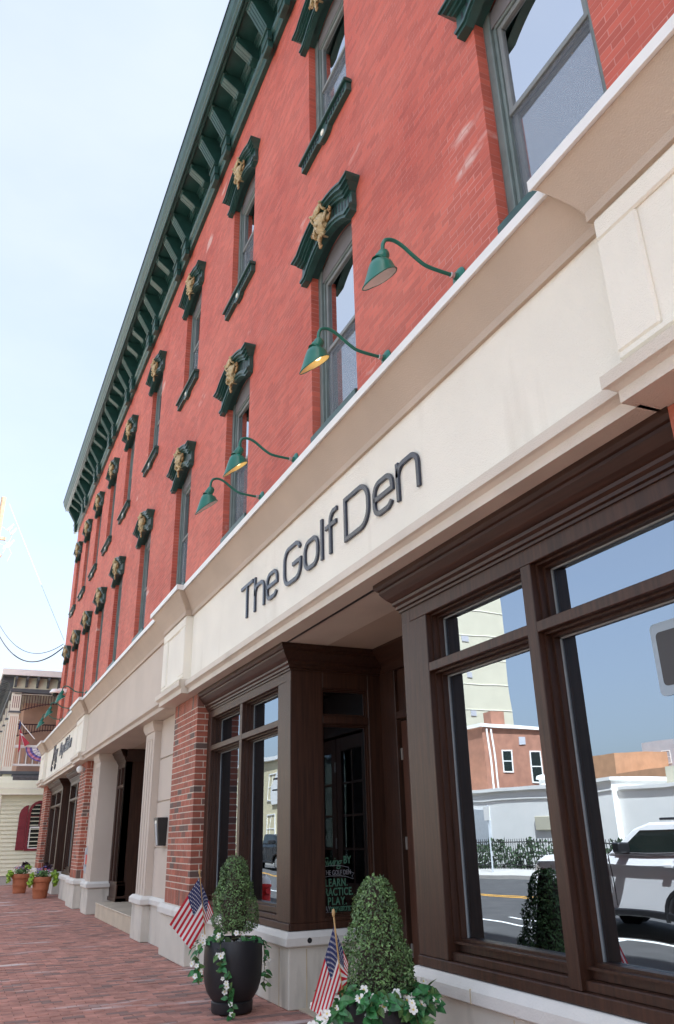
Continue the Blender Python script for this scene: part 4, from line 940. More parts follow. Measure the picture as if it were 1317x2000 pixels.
# a leaf and a flower mesh shared by the garlands
def leaf_mesh(name, m, L_=.075, W_=.045):
    b = MB(); pr = [(0, .0), (.12, .55), (.35, 1.0), (.6, .85), (.82, .45), (1, 0)]
    for s in (-1, 1):
        ring_m = [(x*L_, 0, -.16*L_*x*x) for x, _ in pr]; ring_e = [(x*L_, s*q*W_/2, .12*q*W_-.16*L_*x*x) for x, q in pr]
        for i in range(len(pr)-1):
            vv = [ring_m[i], ring_m[i+1], ring_e[i+1], ring_e[i]]
            b.add(vv, [(0,1,2,3)] if s > 0 else [(0,3,2,1)])
    me = bpy.data.meshes.new(name); me.from_pydata(b.v, [], b.f); me.materials.append(M[m]); me.polygons.foreach_set('use_smooth', [True]*len(b.f)); return me
def flower_mesh(name, r0=.036):
    b = MB()
    for k in range(5):
        a = 2*math.pi*k/5; ca, sa = math.cos(a), math.sin(a)
        P = [(0, 0, 0), (.45, -.38, .12), (.85, -.34, .2), (1, 0, .16), (.85, .34, .2), (.45, .38, .12)]
        b.add([((x*ca-y*sa)*r0, (x*sa+y*ca)*r0, z*r0+.002*(k % 2)) for x, y, z in P], [(0,1,2,3), (0,3,4,5)])
    b.add([(r0*.22*math.cos(q), r0*.22*math.sin(q), .16*r0+.003) for q in np.linspace(0, 5.2, 6)], [(0,1,2,3,4,5)], 1)
    me = bpy.data.meshes.new(name); me.from_pydata(b.v, [], b.f); me.materials.append(M['petal']); me.materials.append(M['petaly']); me.polygons.foreach_set('material_index', b.mi); return me
ML = [leaf_mesh('leaf', 'leafb'), leaf_mesh('leaf', 'leafg'), leaf_mesh('leaf', 'leafb', .065, .045)]; MF = flower_mesh('flower')
def orient(d, up, roll=0):
    d = Vector(d).normalized(); u = Vector(up); u = (u-d*u.dot(d)); u = u.normalized() if u.length > 1e-4 else d.orthogonal().normalized(); s = u.cross(d)
    return Matrix((d, s, u)).transposed().to_euler() if False else Matrix(((d.x, s.x, u.x), (d.y, s.y, u.y), (d.z, s.z, u.z))).to_euler()
def garland(loc, vines, label, seed, ls=1.0):
    t = thing('flower_garland', label, 'garland', loc, 'trailing white flower garlands in the black pots'); r = random.Random(seed)
    st = MB()
    for V, n_l, n_f in vines:
        pts = [Vector(p) for p in V]; st.tube([tuple(p) for p in pts], .0035, 5)
        def at(u):
            q = u*(len(pts)-1); i = min(int(q), len(pts)-2); return pts[i].lerp(pts[i+1], q-i)
        n_l = int(n_l*1.55); n_f = int(n_f*1.35)
        for k in range(n_l+n_f):
            u = r.uniform(0, 1); p = at(u)+Vector((r.gauss(0, .018), r.gauss(0, .018), r.gauss(0, .014)))
            outw = Vector((p.x-loc[0], p.y-loc[1], 0)); outw = outw.normalized() if outw.length > .01 else Vector((1, 0, 0))
            view = (Vector((0, 0, CAMH))-p).normalized()
            if k < n_l:
                d = outw*r.uniform(.1, .9)+Vector((r.gauss(0, .7), r.gauss(0, .7), r.uniform(-.9, .5))); up = outw*.8+view*.5+Vector((r.gauss(0, .4), r.gauss(0, .4), .7))
                me = ML[0] if r.random() < .62 else (ML[1] if r.random() < .6 else ML[2]); nm = 'leaf'; s = ls*r.uniform(.75, 1.25)
            else:
                up = outw*.9+view*.7+Vector((r.gauss(0, .35), r.gauss(0, .35), .45+r.gauss(0, .3))); d = up.orthogonal(); me = MF; nm = 'flower'; s = ls*r.uniform(.5, .9); p = p+outw*.02
            o = bpy.data.objects.new(nm, me); C.objects.link(o); o.parent = t; o.location = p-Vector(loc); o.rotation_euler = orient(d, up); o.scale = (s, s, s)
    mk('stem', st, 'stem', t); return t
P1 = (-8.13, 2.62, .012); P2 = (-5.02, 2.565, .012)
pot(P1, 'tall black planter standing before the far display bay, its whole bowl in view')
pot(P2, 'black planter beside the entry post, mostly cut off at the bottom edge')
topiary((P1[0], P1[1], .68), [(.16,0),(.215,.05),(.225,.12),(.21,.22),(.185,.30),(.165,.40),(.14,.47),(.125,.56),(.09,.61),(.04,.66)], 5600, 'darker clipped cone shrub in the black planter in front of the brick pier', 3, .023)
topiary((P2[0], P2[1]+.01, .585), [(.16,0),(.22,.06),(.228,.13),(.205,.22),(.18,.31),(.157,.40),(.14,.47),(.127,.54),(.10,.60),(.045,.665)], 6600, 'larger nearer clipped cone shrub standing before the open entry', 11, .023)
# garlands: front left of the first pot, spilling down; round the second pot's rim
x, y, z = P1
camd = Vector((-x, -y, 0)).normalized(); lt = Vector((camd.y, -camd.x, 0))    # towards the camera / to the picture's left
if (project(np.array(Vector(P1)+lt))-project(np.array(P1)))[0] > 0: lt = -lt
def pp(P, c_, l_, h): v = Vector(P)+camd*c_+lt*l_; return (v.x, v.y, P[2]+h)
garland(P1, [([pp(P1,.05,.10,.62), pp(P1,.18,.14,.66), pp(P1,.285,.12,.58), pp(P1,.30,.11,.45), pp(P1,.30,.06,.33), pp(P1,.30,.03,.22), pp(P1,.28,-.01,.10), pp(P1,.27,-.02,.03)], 34, 10),
             ([pp(P1,.0,.15,.62), pp(P1,.12,.24,.63), pp(P1,.18,.31,.55), pp(P1,.20,.33,.44), pp(P1,.21,.31,.35), pp(P1,.22,.29,.28)], 26, 14),
             ([pp(P1,.0,.2,.60), pp(P1,.05,.3,.58), pp(P1,.05,.40,.53)], 8, 3),
             ([pp(P1,.22,.02,.62), pp(P1,.16,-.12,.63), pp(P1,.12,-.22,.62)], 9, 2),
             ([pp(P1,.02,-.24,.60), pp(P1,.0,-.29,.56), pp(P1,.0,-.30,.42), pp(P1,.0,-.30,.25), pp(P1,.02,-.29,.2)], 14, 2)], 'white flower garland spilling down the left side of the farther black planter', 5)
garland(P2, [([pp(P2,.12,.20,.60), pp(P2,.24,.24,.61), pp(P2,.30,.30,.55), pp(P2,.28,.38,.50), pp(P2,.26,.42,.44)], 22, 8),
             ([pp(P2,.15,.12,.62), pp(P2,.25,.10,.60), pp(P2,.30,.02,.57), pp(P2,.30,-.05,.54)], 14, 4),
             ([pp(P2,.20,-.05,.60), pp(P2,.24,-.14,.60), pp(P2,.22,-.22,.58), pp(P2,.16,-.30,.55), pp(P2,.12,-.33,.5)], 22, 6),
             ([pp(P2,.0,.22,.60), pp(P2,.06,.30,.60), pp(P2,.14,.36,.52)], 12, 4), ([pp(P2,.22,.16,.60), pp(P2,.29,.06,.58), pp(P2,.30,-.06,.56), pp(P2,.27,-.16,.56), pp(P2,.20,-.24,.56)], 26, 5), ([pp(P2,.29,.10,.58), pp(P2,.31,.09,.50), pp(P2,.31,.05,.42)], 14, 2), ([pp(P2,.26,-.16,.58), pp(P2,.28,-.18,.50), pp(P2,.27,-.2,.44)], 12, 2),
             ([pp(P2,-.05,-.22,.60), pp(P2,.02,-.28,.62), pp(P2,.05,-.33,.56)], 10, 2)], 'white flower garland ringing the nearer black planter at the bottom edge', 9, 1.15)

# ------------------------------------------------------------------ stick flags
def flag(label, top, bot, panels, loc):
    """panels: list of (corner dict A hoist-top, B fly-top, C fly-bottom, D hoist-bottom, u-range, v-range); A..D are world points"""
    t = thing('stick_flag', label, 'flag', loc, 'small American flags stuck in the planters')
    a, b = Vector(top), Vector(bot)
    p = MB(); p.tube([tuple(b), tuple(a)], .0055, 8); mk('pole', p, 'pole', t); q = MB(); q.ball(tuple(a), .011, 6, 0, (1, 1, 2.2)); mk('finial', q, 'pole', t)
    for pi, (A, B, Cc, D, (u0, u1), (v0, v1), amp, nrm) in enumerate(panels):
        A, B, Cc, D = map(Vector, (A, B, Cc, D)); nrm = Vector(nrm).normalized()
        def S(u, v, e=0.0):
            s = (u-u0)/(u1-u0); r = (v-v0)/(v1-v0)
            p_ = A*(1-s)*(1-r)+B*s*(1-r)+Cc*s*r+D*(1-s)*r
            wv = amp*(math.sin(r*7.5+s*2.0)*.8*(s*.8+.2)+.5*math.sin(s*5+r*3)*s)
            return p_+nrm*(wv+e)
        m = MB(); NU = 20; NV = 26
        us = sorted(set([u0+(u1-u0)*i/NU for i in range(NU+1)]+([.4] if u0 < .4 < u1 else []))); vs_ = sorted(set([v0+(v1-v0)*i/NV for i in range(NV+1)]+[k/13 for k in range(14) if v0 < k/13 < v1]))
        idx_ = {}
        for i, u in enumerate(us):
            for j, v in enumerate(vs_): idx_[i, j] = len(m.v); m.v.append(tuple(S(u, v)))
        m.n = len(m.v)
        for i in range(len(us)-1):
            for j in range(len(vs_)-1):
                uc = (us[i]+us[i+1])/2; vc = (vs_[j]+vs_[j+1])/2
                mi = 2 if (uc < .4 and vc < 7/13) else (0 if int(vc*13) % 2 == 0 else 1)
                m.f.append((idx_[i,j], idx_[i+1,j], idx_[i+1,j+1], idx_[i,j+1])); m.mi.append(mi)
        me = bpy.data.meshes.new('cloth'); me.from_pydata([tuple(Vector(v)-LOC[t.name]) for v in m.v], [], m.f)
        for k in ('flagred', 'flagwhite', 'flagblue'): me.materials.append(M[k])
        me.polygons.foreach_set('material_index', m.mi); me.polygons.foreach_set('use_smooth', [True]*len(m.f)); me.update()
        o = bpy.data.objects.new('cloth', me); C.objects.link(o); o.parent = t; LOC[o.name] = LOC[t.name]
        sb = MB()
        for rw in range(9):
            for cl in range(6 if rw % 2 == 0 else 5):
                u = .4*((cl+.5)/6 if rw % 2 == 0 else (cl+1)/6); v = (7/13)*(rw+.6)/9.2
                if not (u0+.01 < u < u1-.01 and v0+.01 < v < v1-.01): continue
                for e in (-.0012, .0012):
                    pts = []
                    for k in range(10):
                        rr = (.026 if k % 2 == 0 else .0115); an = math.pi/2+k*math.pi/5
                        pts.append(tuple(S(u+rr*.62*math.cos(an), v-rr*math.sin(an), e)))
                    c_ = tuple(S(u, v, e)); sb.add([c_]+pts, [(0, 1+k, 1+(k+1) % 10) for k in range(10)])
        if sb.v: mk('stars', sb, 'flagwhite', o)
    return t
z1 = lambda a, b: (320+a*.175, 1650+b*.175)
xf = P1[0]+.10
Q = lambda a, b, dx=0: tuple(ray_x(*z1(a, b), xf+dx))
nv = (.9, -.35, .1)
flag('small American flag on a stick draping left over the farther planter', Q(400, 300), tuple(Vector(Q(460, 1000))),
     [(Q(398, 362, .01), Q(65, 890, .05), Q(300, 1168, .05), Q(452, 900, .01), (0, 1), (0, 1), .010, nv),
      (Q(398, 362, -.005), Q(556, 765, -.04), Q(455, 905, -.02), Q(452, 885, -.005), (0.0, .62), (.0, 1.0), .004, nv)], P1)
z2 = lambda a, b: (590+a*.2278, 1700+b*.2278)
xf2 = P2[0]+.12
Q2 = lambda a, b, dx=0: tuple(ray_x(*z2(a, b), xf2+dx))
flag('small American flag on a stick hanging limp beside the nearer planter', Q2(270, 365), Q2(352, 1120),
     [(Q2(272, 478, .01), Q2(72, 1190, .05), Q2(243, 1300, .05), Q2(338, 1000, .01), (0, 1), (0, 1), .008, nv),
      (Q2(274, 478, -.005), Q2(398, 800, -.04), Q2(385, 960, -.03), Q2(345, 1040, -.005), (0.0, .62), (.0, 1.0), .004, nv)], P2)

# ------------------------------------------------------------------ terracotta pots
def terra(loc, s, label, seed, lime_side):
    t = thing('terracotta_pot', label, 'flower pot', loc, 'terracotta flower pots on the far pavement')
    b = MB(); b.lathe([(.001,0),(.20*s,0),(.205*s,.02),(.215*s,.05),(.213*s,.07),(.235*s,.22),(.243*s,.23),(.243*s,.26),(.24*s,.27),(.262*s,.43),(.29*s,.44),(.30*s,.47),(.30*s,.55),(.285*s,.575),(.26*s,.575),(.25*s,.50),(.001,.50)], loc, 30); mk('bowl', b, 'terra', t, smooth='auto')
    pl = thing('flower_plant', ('violet and coral flowers with a big lime vine in the nearer terracotta pot' if seed == 21 else 'violet flowers with pale trailing vine in the farther terracotta pot'), 'plant', (loc[0], loc[1], loc[2]+.5), 'mixed flowers growing in the terracotta pots')
    r = np.random.default_rng(seed)
    def blob(n_, c, sz, m, size, nm, jit=.8):
        P = r.normal(0, 1, (n_, 3)); P /= np.linalg.norm(P, axis=1)[:, None]; P = np.array(c)+P*np.array(sz)*r.uniform(.35, 1, (n_, 1))
        v, f = leaf_cloud(P, (P-np.array(c))/np.array(sz)+np.array([.3, -.2, .4]), size, seed, .75, jit); mk_leaves(nm, v, f, m, pl)
    x, y, z = loc
    blob(260, (x, y, z+.66), (.24*s, .26*s, .14*s), 'leafg', .07, 'foliage'); blob(120, (x, y+.02, z+.75), (.22*s, .28*s, .12*s), 'petalv', .045, 'violet_blossom'); blob(60, (x, y, z+.76), (.25*s, .3*s, .1*s), 'petalr', .045, 'coral_blossom')
    blob(60, (x-.05, y+.12*s, z+.84), (.1*s, .16*s, .10*s), 'leafd', .1, 'purple_foliage')
    for cy, cz, ry, rz, k in lime_side: blob(k, (x+.1, y+cy*s, z+cz), (.2*s, ry*s, rz*s), 'leafl', .085, 'lime_foliage', .5)
    return t
terra((-26.75, 2.62, .0), .95, 'larger nearer terracotta pot holding violet flowers and a lime green vine', 21, [(.36,.62,.14,.13,130), (.40,.45,.10,.16,80), (-.30,.62,.06,.1,50), (-.34,.45,.08,.16,90)])
terra((-30.0, 2.28, .0), .95, 'smaller farther terracotta pot holding violet flowers and trailing vine', 22, [(-.38,.58,.12,.14,100), (-.40,.42,.08,.14,40), (.2,.78,.14,.08,50)])

# ------------------------------------------------------------------ the yellow house beyond
HX = -36.0
hs_ = thing('yellow_house', 'pale yellow clapboard house with an upstairs porch beyond the red building', 'house', (-40, 5, 0))
HY = 1.64
mk('wall', MB().box(-60, HX-.03, HY+.03, 12, .3, 3.45), 'siding', hs_)
me_c = None
z = .34; k = 0
while z < 3.40:
    b = MB(); b.loops([[(HX-.028, HY, z), (HX+.02, HY, z), (HX-.022, HY, min(z+.155, 3.42)), (HX-.028, HY, min(z+.155, 3.42))], [(HX-.028, 9, z), (HX+.02, 9, z), (HX-.022, 9, min(z+.155, 3.42)), (HX-.028, 9, min(z+.155, 3.42))]])
    mk('clapboard', b, 'siding', hs_); z += .152
mk('foundation', MB().box(-60, HX-.01, HY+.02, 12, -.02, .335), 'concrete', hs_)
mk('corner_board', MB().box(HX-.06, HX+.025, HY-.05, HY+.0, .3, 3.42), 'sidingtrim', hs_)
# skirt roof between the storeys
b = MB(); pr = [(HX-.1,4.05),(HX+.02,3.95),(HX+.16,3.80),(HX+.26,3.60),(HX+.30,3.36),(HX+.20,3.34),(HX-.1,3.40)]
b.loops([[(x, 1.40, z) for x, z in pr], [(x, 9, z) for x, z in pr]]); mk('skirt_fascia', b, 'siding', hs_)
b = MB(); b.box(HX-.05, HX+.27, 1.38, 9, 3.56, 3.60); b.box(HX-.05, HX+.33, 1.36, 9, 3.33, 3.37); mk('skirt_trim', b, 'sidingtrim', hs_)
b = MB(); b.loops([[(HX-.2, 1.95, 4.12), (HX+.05, 1.95, 4.0), (HX+.05, 9, 4.0), (HX-.2, 9, 4.12)], [(HX-.2, 1.95, 3.9), (HX+.10, 1.95, 3.72), (HX+.10, 9, 3.72), (HX-.2, 9, 3.9)]]); mk('skirt_shingles', b, 'shingle', hs_)
# arched window with its shutter
wn = MB(); yc = 3.10; wv = .42; zs_ = 2.72
def archpoly(cx, w_, z0, z1, n=10): return [(cx-w_, z0), (cx+w_, z0)]+[(cx+w_*math.cos(a), z1+w_*math.sin(a)) for a in np.linspace(0, math.pi, n)]
def ring_arch(mb, cx, wo, wi, z0o, z0i, zs_, x0, x1):
    Po, Pi = archpoly(cx, wo, z0o, zs_), archpoly(cx, wi, z0i, zs_); n_ = len(Po)
    for i in range(n_):
        j = (i+1) % n_; a, b, c, d = Po[i], Po[j], Pi[j], Pi[i]
        mb.add([(x1,a[0],a[1]),(x1,b[0],b[1]),(x1,c[0],c[1]),(x1,d[0],d[1]),(x0,a[0],a[1]),(x0,b[0],b[1]),(x0,c[0],c[1]),(x0,d[0],d[1])], [(0,1,2,3),(0,4,5,1),(3,2,6,7)])
ring_arch(wn, 3.18, .46, .36, 1.22, 1.30, 2.66, HX-.02, HX+.05); wo = mk('window', wn, 'maroon', hs_)
b = MB(); b.prism(archpoly(3.18, .36, 1.30, 2.66), lambda y, z: (HX+.012, y, z), lambda y, z: (HX+.006, y, z)); mk('pane', b, 'carglass', wo)
b = MB(); b.box(HX+.01, HX+.03, 2.84, 3.52, 1.30, 1.34); b.box(HX+.01, HX+.03, 2.84, 2.88, 1.3, 2.1); b.box(HX+.01, HX+.03, 3.48, 3.52, 1.3, 2.1); b.box(HX+.01, HX+.03, 2.84, 3.52, 2.06, 2.12); mk('storm_frame', b, 'whiteroof', wo)
b = MB(); b.box(HX+.01, HX+.03, 3.165, 3.195, 2.12, 3.0); b.box(HX+.01, HX+.03, 2.84, 3.52, 2.5, 2.53); mk('muntin', b, 'maroon', wo)
b = MB(); poly = [(2.38,1.25),(2.71,1.25),(2.71,2.94),(2.62,2.92),(2.52,2.86),(2.44,2.76),(2.39,2.62),(2.38,2.5)]; b.prism(poly, lambda y, z: (HX+.06, y, z), lambda y, z: (HX+.01, y, z))
sh = mk('shutter', b, 'maroon', hs_, bevel=.01)
b = MB(); b.box(HX+.055, HX+.066, 2.43, 2.66, 1.32, 1.98); b.box(HX+.055, HX+.066, 2.43, 2.66, 2.06, 2.6); mk('shutter_panel', b, 'maroon', sh, bevel=.006)
# upper porch
PX = -36.3; PY = 1.48
DK = 4.16
b = MB(); b.box(-60, PX+.05, PY-.05, 9, DK, DK+.12); mk('porch_deck', b, 'slate', hs_)
b = MB(); b.box(-60, PX-.02, PY+.1, 9, 3.95, DK); mk('porch_apron', b, 'siding', hs_)
mk('porch_floor_board', MB().box(PX-.3, PX+.02, 1.9, 9, 3.90, DK-.002), 'slate', hs_)
def column(y0, y1, x0=PX-.36, x1=PX):
    b = MB(); b.box(x0, x1, y0, y1, DK+.12, 6.95); b.box(x0-.04, x1+.04, y0-.04, y1+.04, 6.62, 6.70); b.box(x0, x1, y0, y1, 6.95, 7.5)
    o = mk('porch_column', b, 'sidingtrim', hs_)
    st = MB()
    for i in range(4):
        y = y0+.07+i*(y1-y0-.14)/3; st.box(x1-.005, x1+.006, y-.012, y+.012, DK+.3, 6.5)
    mk('stripe', st, 'orange', o)
    st = MB()
    for i in range(4):
        y = y0+.07+i*(y1-y0-.14)/3; st.box(x1-.005, x1+.006, y-.012, y+.012, 6.85, 7.35)
    mk('stripe', st, 'maroon', o)
    c2 = MB(); c2.box(x0-.05, x1+.05, y0-.05, y1+.05, 6.64, 6.72); mk('column_band', c2, 'slate', o)
column(1.50, 1.88); column(4.9, 5.3)
for xx in (-38.6, -40.9, -43.2, -45.5): column(1.50, 1.84, xx-.36, xx)
b = MB(); b.box(-60, PX+.06, 1.42, 1.95, 7.5, 7.66); b.box(PX-.4, PX+.06, 1.95, 9, 7.5, 7.66); mk('porch_beam', b, 'slate', hs_)
mk('porch_ceiling', MB().box(-60, PX-.0, 1.6, 9, 7.42, 7.46), 'ceiling', hs_)
# brick back wall of the porch
BW = -38.6
mk('porch_wall', MB().box(-60, BW, 2.2, 9, DK, 7.45), 'porchbrick', hs_)
mk('cornice_board', MB().box(-60, PX+.0, 1.5, 9, 7.66, 8.15), 'siding', hs_)
for y in np.arange(1.58, 6, .44):
    b = MB(); b.loops([[(PX, y-.05, 7.72), (PX+.12, y-.05, 7.74), (PX+.2, y-.05, 7.92), (PX+.42, y-.05, 8.0), (PX+.42, y-.05, 8.14), (PX, y-.05, 8.14)], [(PX, y+.05, 7.72), (PX+.12, y+.05, 7.74), (PX+.2, y+.05, 7.92), (PX+.42, y+.05, 8.0), (PX+.42, y+.05, 8.14), (PX, y+.05, 8.14)]]); mk('bracket', b, 'slate', hs_)
for x in np.arange(PX-.1, -50, -.42):
    b = MB(); b.loops([[(x-.05, 1.5, 7.72), (x-.05, 1.38, 7.74), (x-.05, 1.3, 7.92), (x-.05, 1.05, 8.0), (x-.05, 1.05, 8.14), (x-.05, 1.5, 8.14)], [(x+.05, 1.5, 7.72), (x+.05, 1.38, 7.74), (x+.05, 1.3, 7.92), (x+.05, 1.05, 8.0), (x+.05, 1.05, 8.14), (x+.05, 1.5, 8.14)]]); mk('bracket', b, 'slate', hs_)
b = MB(); b.box(-60, PX+.5, .98, 9, 8.15, 8.40); mk('roof_edge', b, 'whiteroof', hs_)
b = MB(); b.box(-60, PX+.44, 1.02, 9, 8.14, 8.149); mk('eave_soffit', b, 'slate', hs_)
# valance spindles and railing
def valance(x, y0, y1, zt, zb, sag):
    b = MB(); n_ = int((y1-y0)/.11)
    for i in range(n_+1):
        y = y0+i*(y1-y0)/n_; s = (y-y0)/(y1-y0); zl = zb+sag*math.sin(s*math.pi); b.box(x-.012, x+.012, y-.014, y+.014, zl-.05, zt)
    pts = [(x, y0+(y1-y0)*i/16, zb+sag*math.sin(i/16*math.pi)) for i in range(17)]; b.tube(pts, .022, 6); b.box(x-.02, x+.02, y0, y1, zt-.05, zt)
    mk('valance', b, 'spindle', hs_)
valance(PX-.1, 1.9, 4.9, 7.5, 6.75, .35); valance(BW+.8, 1.9, 4.9, 6.4, 5.85, .3)
rl = MB(); rl.box(PX-.16, PX-.04, 1.88, 4.9, 5.22, 5.34); rl.box(PX-.15, PX-.05, 1.88, 4.9, 4.50, 4.58); mk('railing', rl, 'whiteroof', hs_)
for i in range(22):
    y = 1.98+i*.135; b = MB(); b.box(PX-.12, PX-.08, y-.02, y+.02, 4.58, 5.22); mk('baluster', b, 'whiteroof' if i % 2 else 'orange', hs_)
t = thing('bunting_fan', 'violet and white fan bunting reading 250 hung on the porch railing', 'bunting', (PX+.02, 3.2, 5.25))
def fan(y0, r0, r1, mtl, x):
    b = MB(); n_ = 20
    for i in range(n_):
        a, c = math.pi+math.pi*i/n_, math.pi+math.pi*(i+1)/n_; q = .015*(-1)**i
        b.add([(x+q, y0+r0*math.cos(a), 5.24+r0*.78*math.sin(a)), (x-q, y0+r0*math.cos(c), 5.24+r0*.78*math.sin(c)), (x-q, y0+r1*math.cos(c), 5.24+r1*.78*math.sin(c)), (x+q, y0+r1*math.cos(a), 5.24+r1*.78*math.sin(a))], [(0,1,2,3)])
    return mk('band', b, mtl, t)
yb_ = 3.05
fan(yb_, .02, .3, 'fanblue', PX+.02); fan(yb_, .3, .48, 'fanwhite', PX+.02); fan(yb_, .48, .58, 'fanblue', PX+.02); fan(yb_, .58, .68, 'fanpink', PX+.02); fan(yb_, .68, .74, 'fanblue', PX+.02)
text_obj('lettering', '250', .24, (PX+.05, yb_-.25, 4.98), (R_(90), 0, R_(90)), 'fanwhite', t, 0, .003, .012, 1, 1.1, 1)
t = thing('porch_flag', 'American flag hanging limp on a slanted pole from the porch column', 'flag', (PX+.02, 1.9, 6.3))
b = MB(); b.tube([(PX+.02, 1.9, 6.35), (PX+.35, 2.6, 5.55)][::-1], .018, 6); mk('pole', b, 'whiteroof', t)
for k, (m_, o_) in enumerate((('flagblue', 0), ('pinkred', .05), ('flagwhite', .1), ('pinkred', .15))):
    b = MB(); 
    if k == 0: P = [(1.93, 6.35), (2.02, 6.2), (2.0, 5.95), (1.93, 5.95)]
    else: P = [(1.92+o_, 6.0-.1*k), (2.0+o_, 5.98-.1*k), (2.2+o_*1.6, 5.55-.05*k), (2.08+o_*1.2, 5.5-.08*k)]
    b.prism(P, lambda y, z: (PX+.08+o_*.3, y, z), lambda y, z: (PX+.085+o_*.3, y, z)); mk('cloth', b, m_, t)
b = MB(); b.prism([(1.99,6.0),(2.06,5.9),(2.1,5.15),(2.03,5.0)], lambda y, z: (PX+.06, y, z), lambda y, z: (PX+.065, y, z)); mk('cloth', b, 'pinkred', t)

# ------------------------------------------------------------------ utility pole and wires
t = thing('utility_pole', 'pale utility pole with crossarm and insulators at the left edge of the sky', 'utility pole', (-40.0, -.12, 0))
b = MB(); b.tube([(-40, -.16, 0), (-40, -.09, 9), (-40, -.05, 17.9)], [.16, .14, .12], 12); mk('pole', b, 'timber', t)
b = MB(); b.box(-40.06, -39.94, -1.1, .34, 15.6, 15.75); b.box(-40.06, -39.94, -1.0, .26, 14.7, 14.82); mk('crossarm', b, 'timber', t)
for (y, z) in ((.50, 16.35), (.66, 16.15), (.62, 15.5), (.42, 15.35), (-.4, 15.9), (-.8, 15.9)):
    b = MB(); b.tube([(-40, y-.12, z-.22), (-40, y+.1, z+.16)], .035, 8)
    for s in (-.08, 0, .08): b.tube([(-40, y-.12+.11*(s+.12)/.2-.0, z-.22+.19*(s+.12)/.1*.5), (-40, y-.10+.11*(s+.12)/.2, z-.19+.19*(s+.12)/.1*.5)], .06, 8)
    mk('insulator', b, 'porcelain', t)
b = MB(); b.lathe([(.001,0),(.18,0),(.18,1.3),(.001,1.34)], (-40, .1, 12.6), 14); mk('transformer', b, 'whiteroof', t, smooth='auto')
for (y, z) in ((.2, 15.5), (.35, 16.0), (.45, 15.1)):
    b = MB(); b.tube([(-40, .1, z+.3), (-40, y+.1, z+.1), (-40, y+.25, z-.15), (-40, y+.1, z-.6)], .012, 5); mk('jumper', b, 'cableb', t)
def wire(nm, label, a, c, sag, r, m, n_=24):
    a, c = Vector(a), Vector(c); b = MB(); pts = []
    for i in range(n_+1):
        u = i/n_; p = a.lerp(c, u); p.z -= sag*4*u*(1-u); pts.append(tuple(p))
    b.tube(pts, r, 6); return tagit(mk(nm, b, m), label, 'cable')
wire('guy_wire', 'thin pale wire slanting down from the pole top to the corner of the red building', (-40, .25, 17.6), (-33.75, 3.12, 9.3), .05, .011, 'cableb')
wire('service_cable', 'upper thinner cable sagging across the pale sky to the red wall corner', (-40, .45, 11.6), (-33.72, 3.1, 9.15), .95, .014, 'cable')
wire('service_cable', 'lower thick black cable sagging across the pale sky to the red wall corner', (-40, .5, 11.1), (-33.72, 3.1, 9.0), 1.05, .026, 'cable')
wire('span_wire', 'thin dark wire crossing in front of the yellow porch', (-34.2, -.5, 7.35), (-33.9, 3.2, 7.05), .02, .010, 'cable')

# ------------------------------------------------------------------ across the street (seen in the shop glass)
def windows(parent, xs, zs_, w_, h, y, fm='farwhite', nm='window'):
    for x in xs:
        for z in zs_:
            b = MB(); b.box(x-w_/2-.07, x+w_/2+.07, y-.02, y+.05, z-.08, z); b.box(x-w_/2-.07, x+w_/2+.07, y-.02, y+.04, z+h, z+h+.08); b.box(x-w_/2-.07, x-w_/2, y-.02, y+.04, z, z+h); b.box(x+w_/2, x+w_/2+.07, y-.02, y+.04, z, z+h); b.box(x-w_/2, x+w_/2, y-.01, y+.02, z+h*.5-.03, z+h*.5+.03); b.box(x-.02, x+.02, y-.01, y+.015, z, z+h)
            o = mk(nm, b, fm, parent); mk('pane', MB().box(x-w_/2, x+w_/2, y-.03, y-.01, z, z+h), 'carglass', o)
t = thing('white_building', 'low white rendered building across the street, mirrored in the shop glass', 'building', (-34, -20, 0))
b = MB(); b.box(-60, -25.5, -24, -17.5, 0, 3.35); b.box(-25.5, -12, -23, -17.8, 0, 2.95); mk('wall', b, 'farwhite', t)
b = MB(); b.box(-60.1, -25.4, -24, -17.35, 3.35, 3.5); b.box(-25.4, -11.9, -23, -17.7, 2.95, 3.08); b.box(-60, -25.5, -17.5, -17.45, 2.95, 3.02); mk('parapet', b, 'farwhite', t)
b = MB(); b.box(-35.6, -34.2, -17.5, -17.4, .9, 2.6); mk('panel', b, 'galv', t)
b = MB(); b.lathe([(.22,0),(.22,.45),(.34,.46),(.30,.6),(.05,.66)], (-31.6, -19, 3.4), 12); mk('roof_vent', b, 'farwhite', t)
b = MB(); b.box(-24.0, -20, -22, -19, 3.0, 3.75); mk('roof_unit', b, 'farbeige', t)
t = thing('notice_board', 'small pale notice sign on the white building across the street', 'sign', (-30, -17.4, 1.6)); mk('board', MB().box(-30.6, -29.6, -17.45, -17.4, 1.5, 2.1), 'farbeige', t, bevel=.02)
t = thing('brick_house', 'two storey brown brick house behind the low white building across the street', 'house', (-50, -28, 0))
b = MB(); b.box(-60, -43.5, -32.5, -24, 0, 7.9); mk('wall', b, 'farbrick', t)
b = MB(); b.box(-60.2, -43.3, -32.7, -23.8, 7.9, 8.1); mk('parapet', b, 'farwhite', t); windows(t, (-46.2, -49.5), (4.9,), .9, 1.5, -24.0)
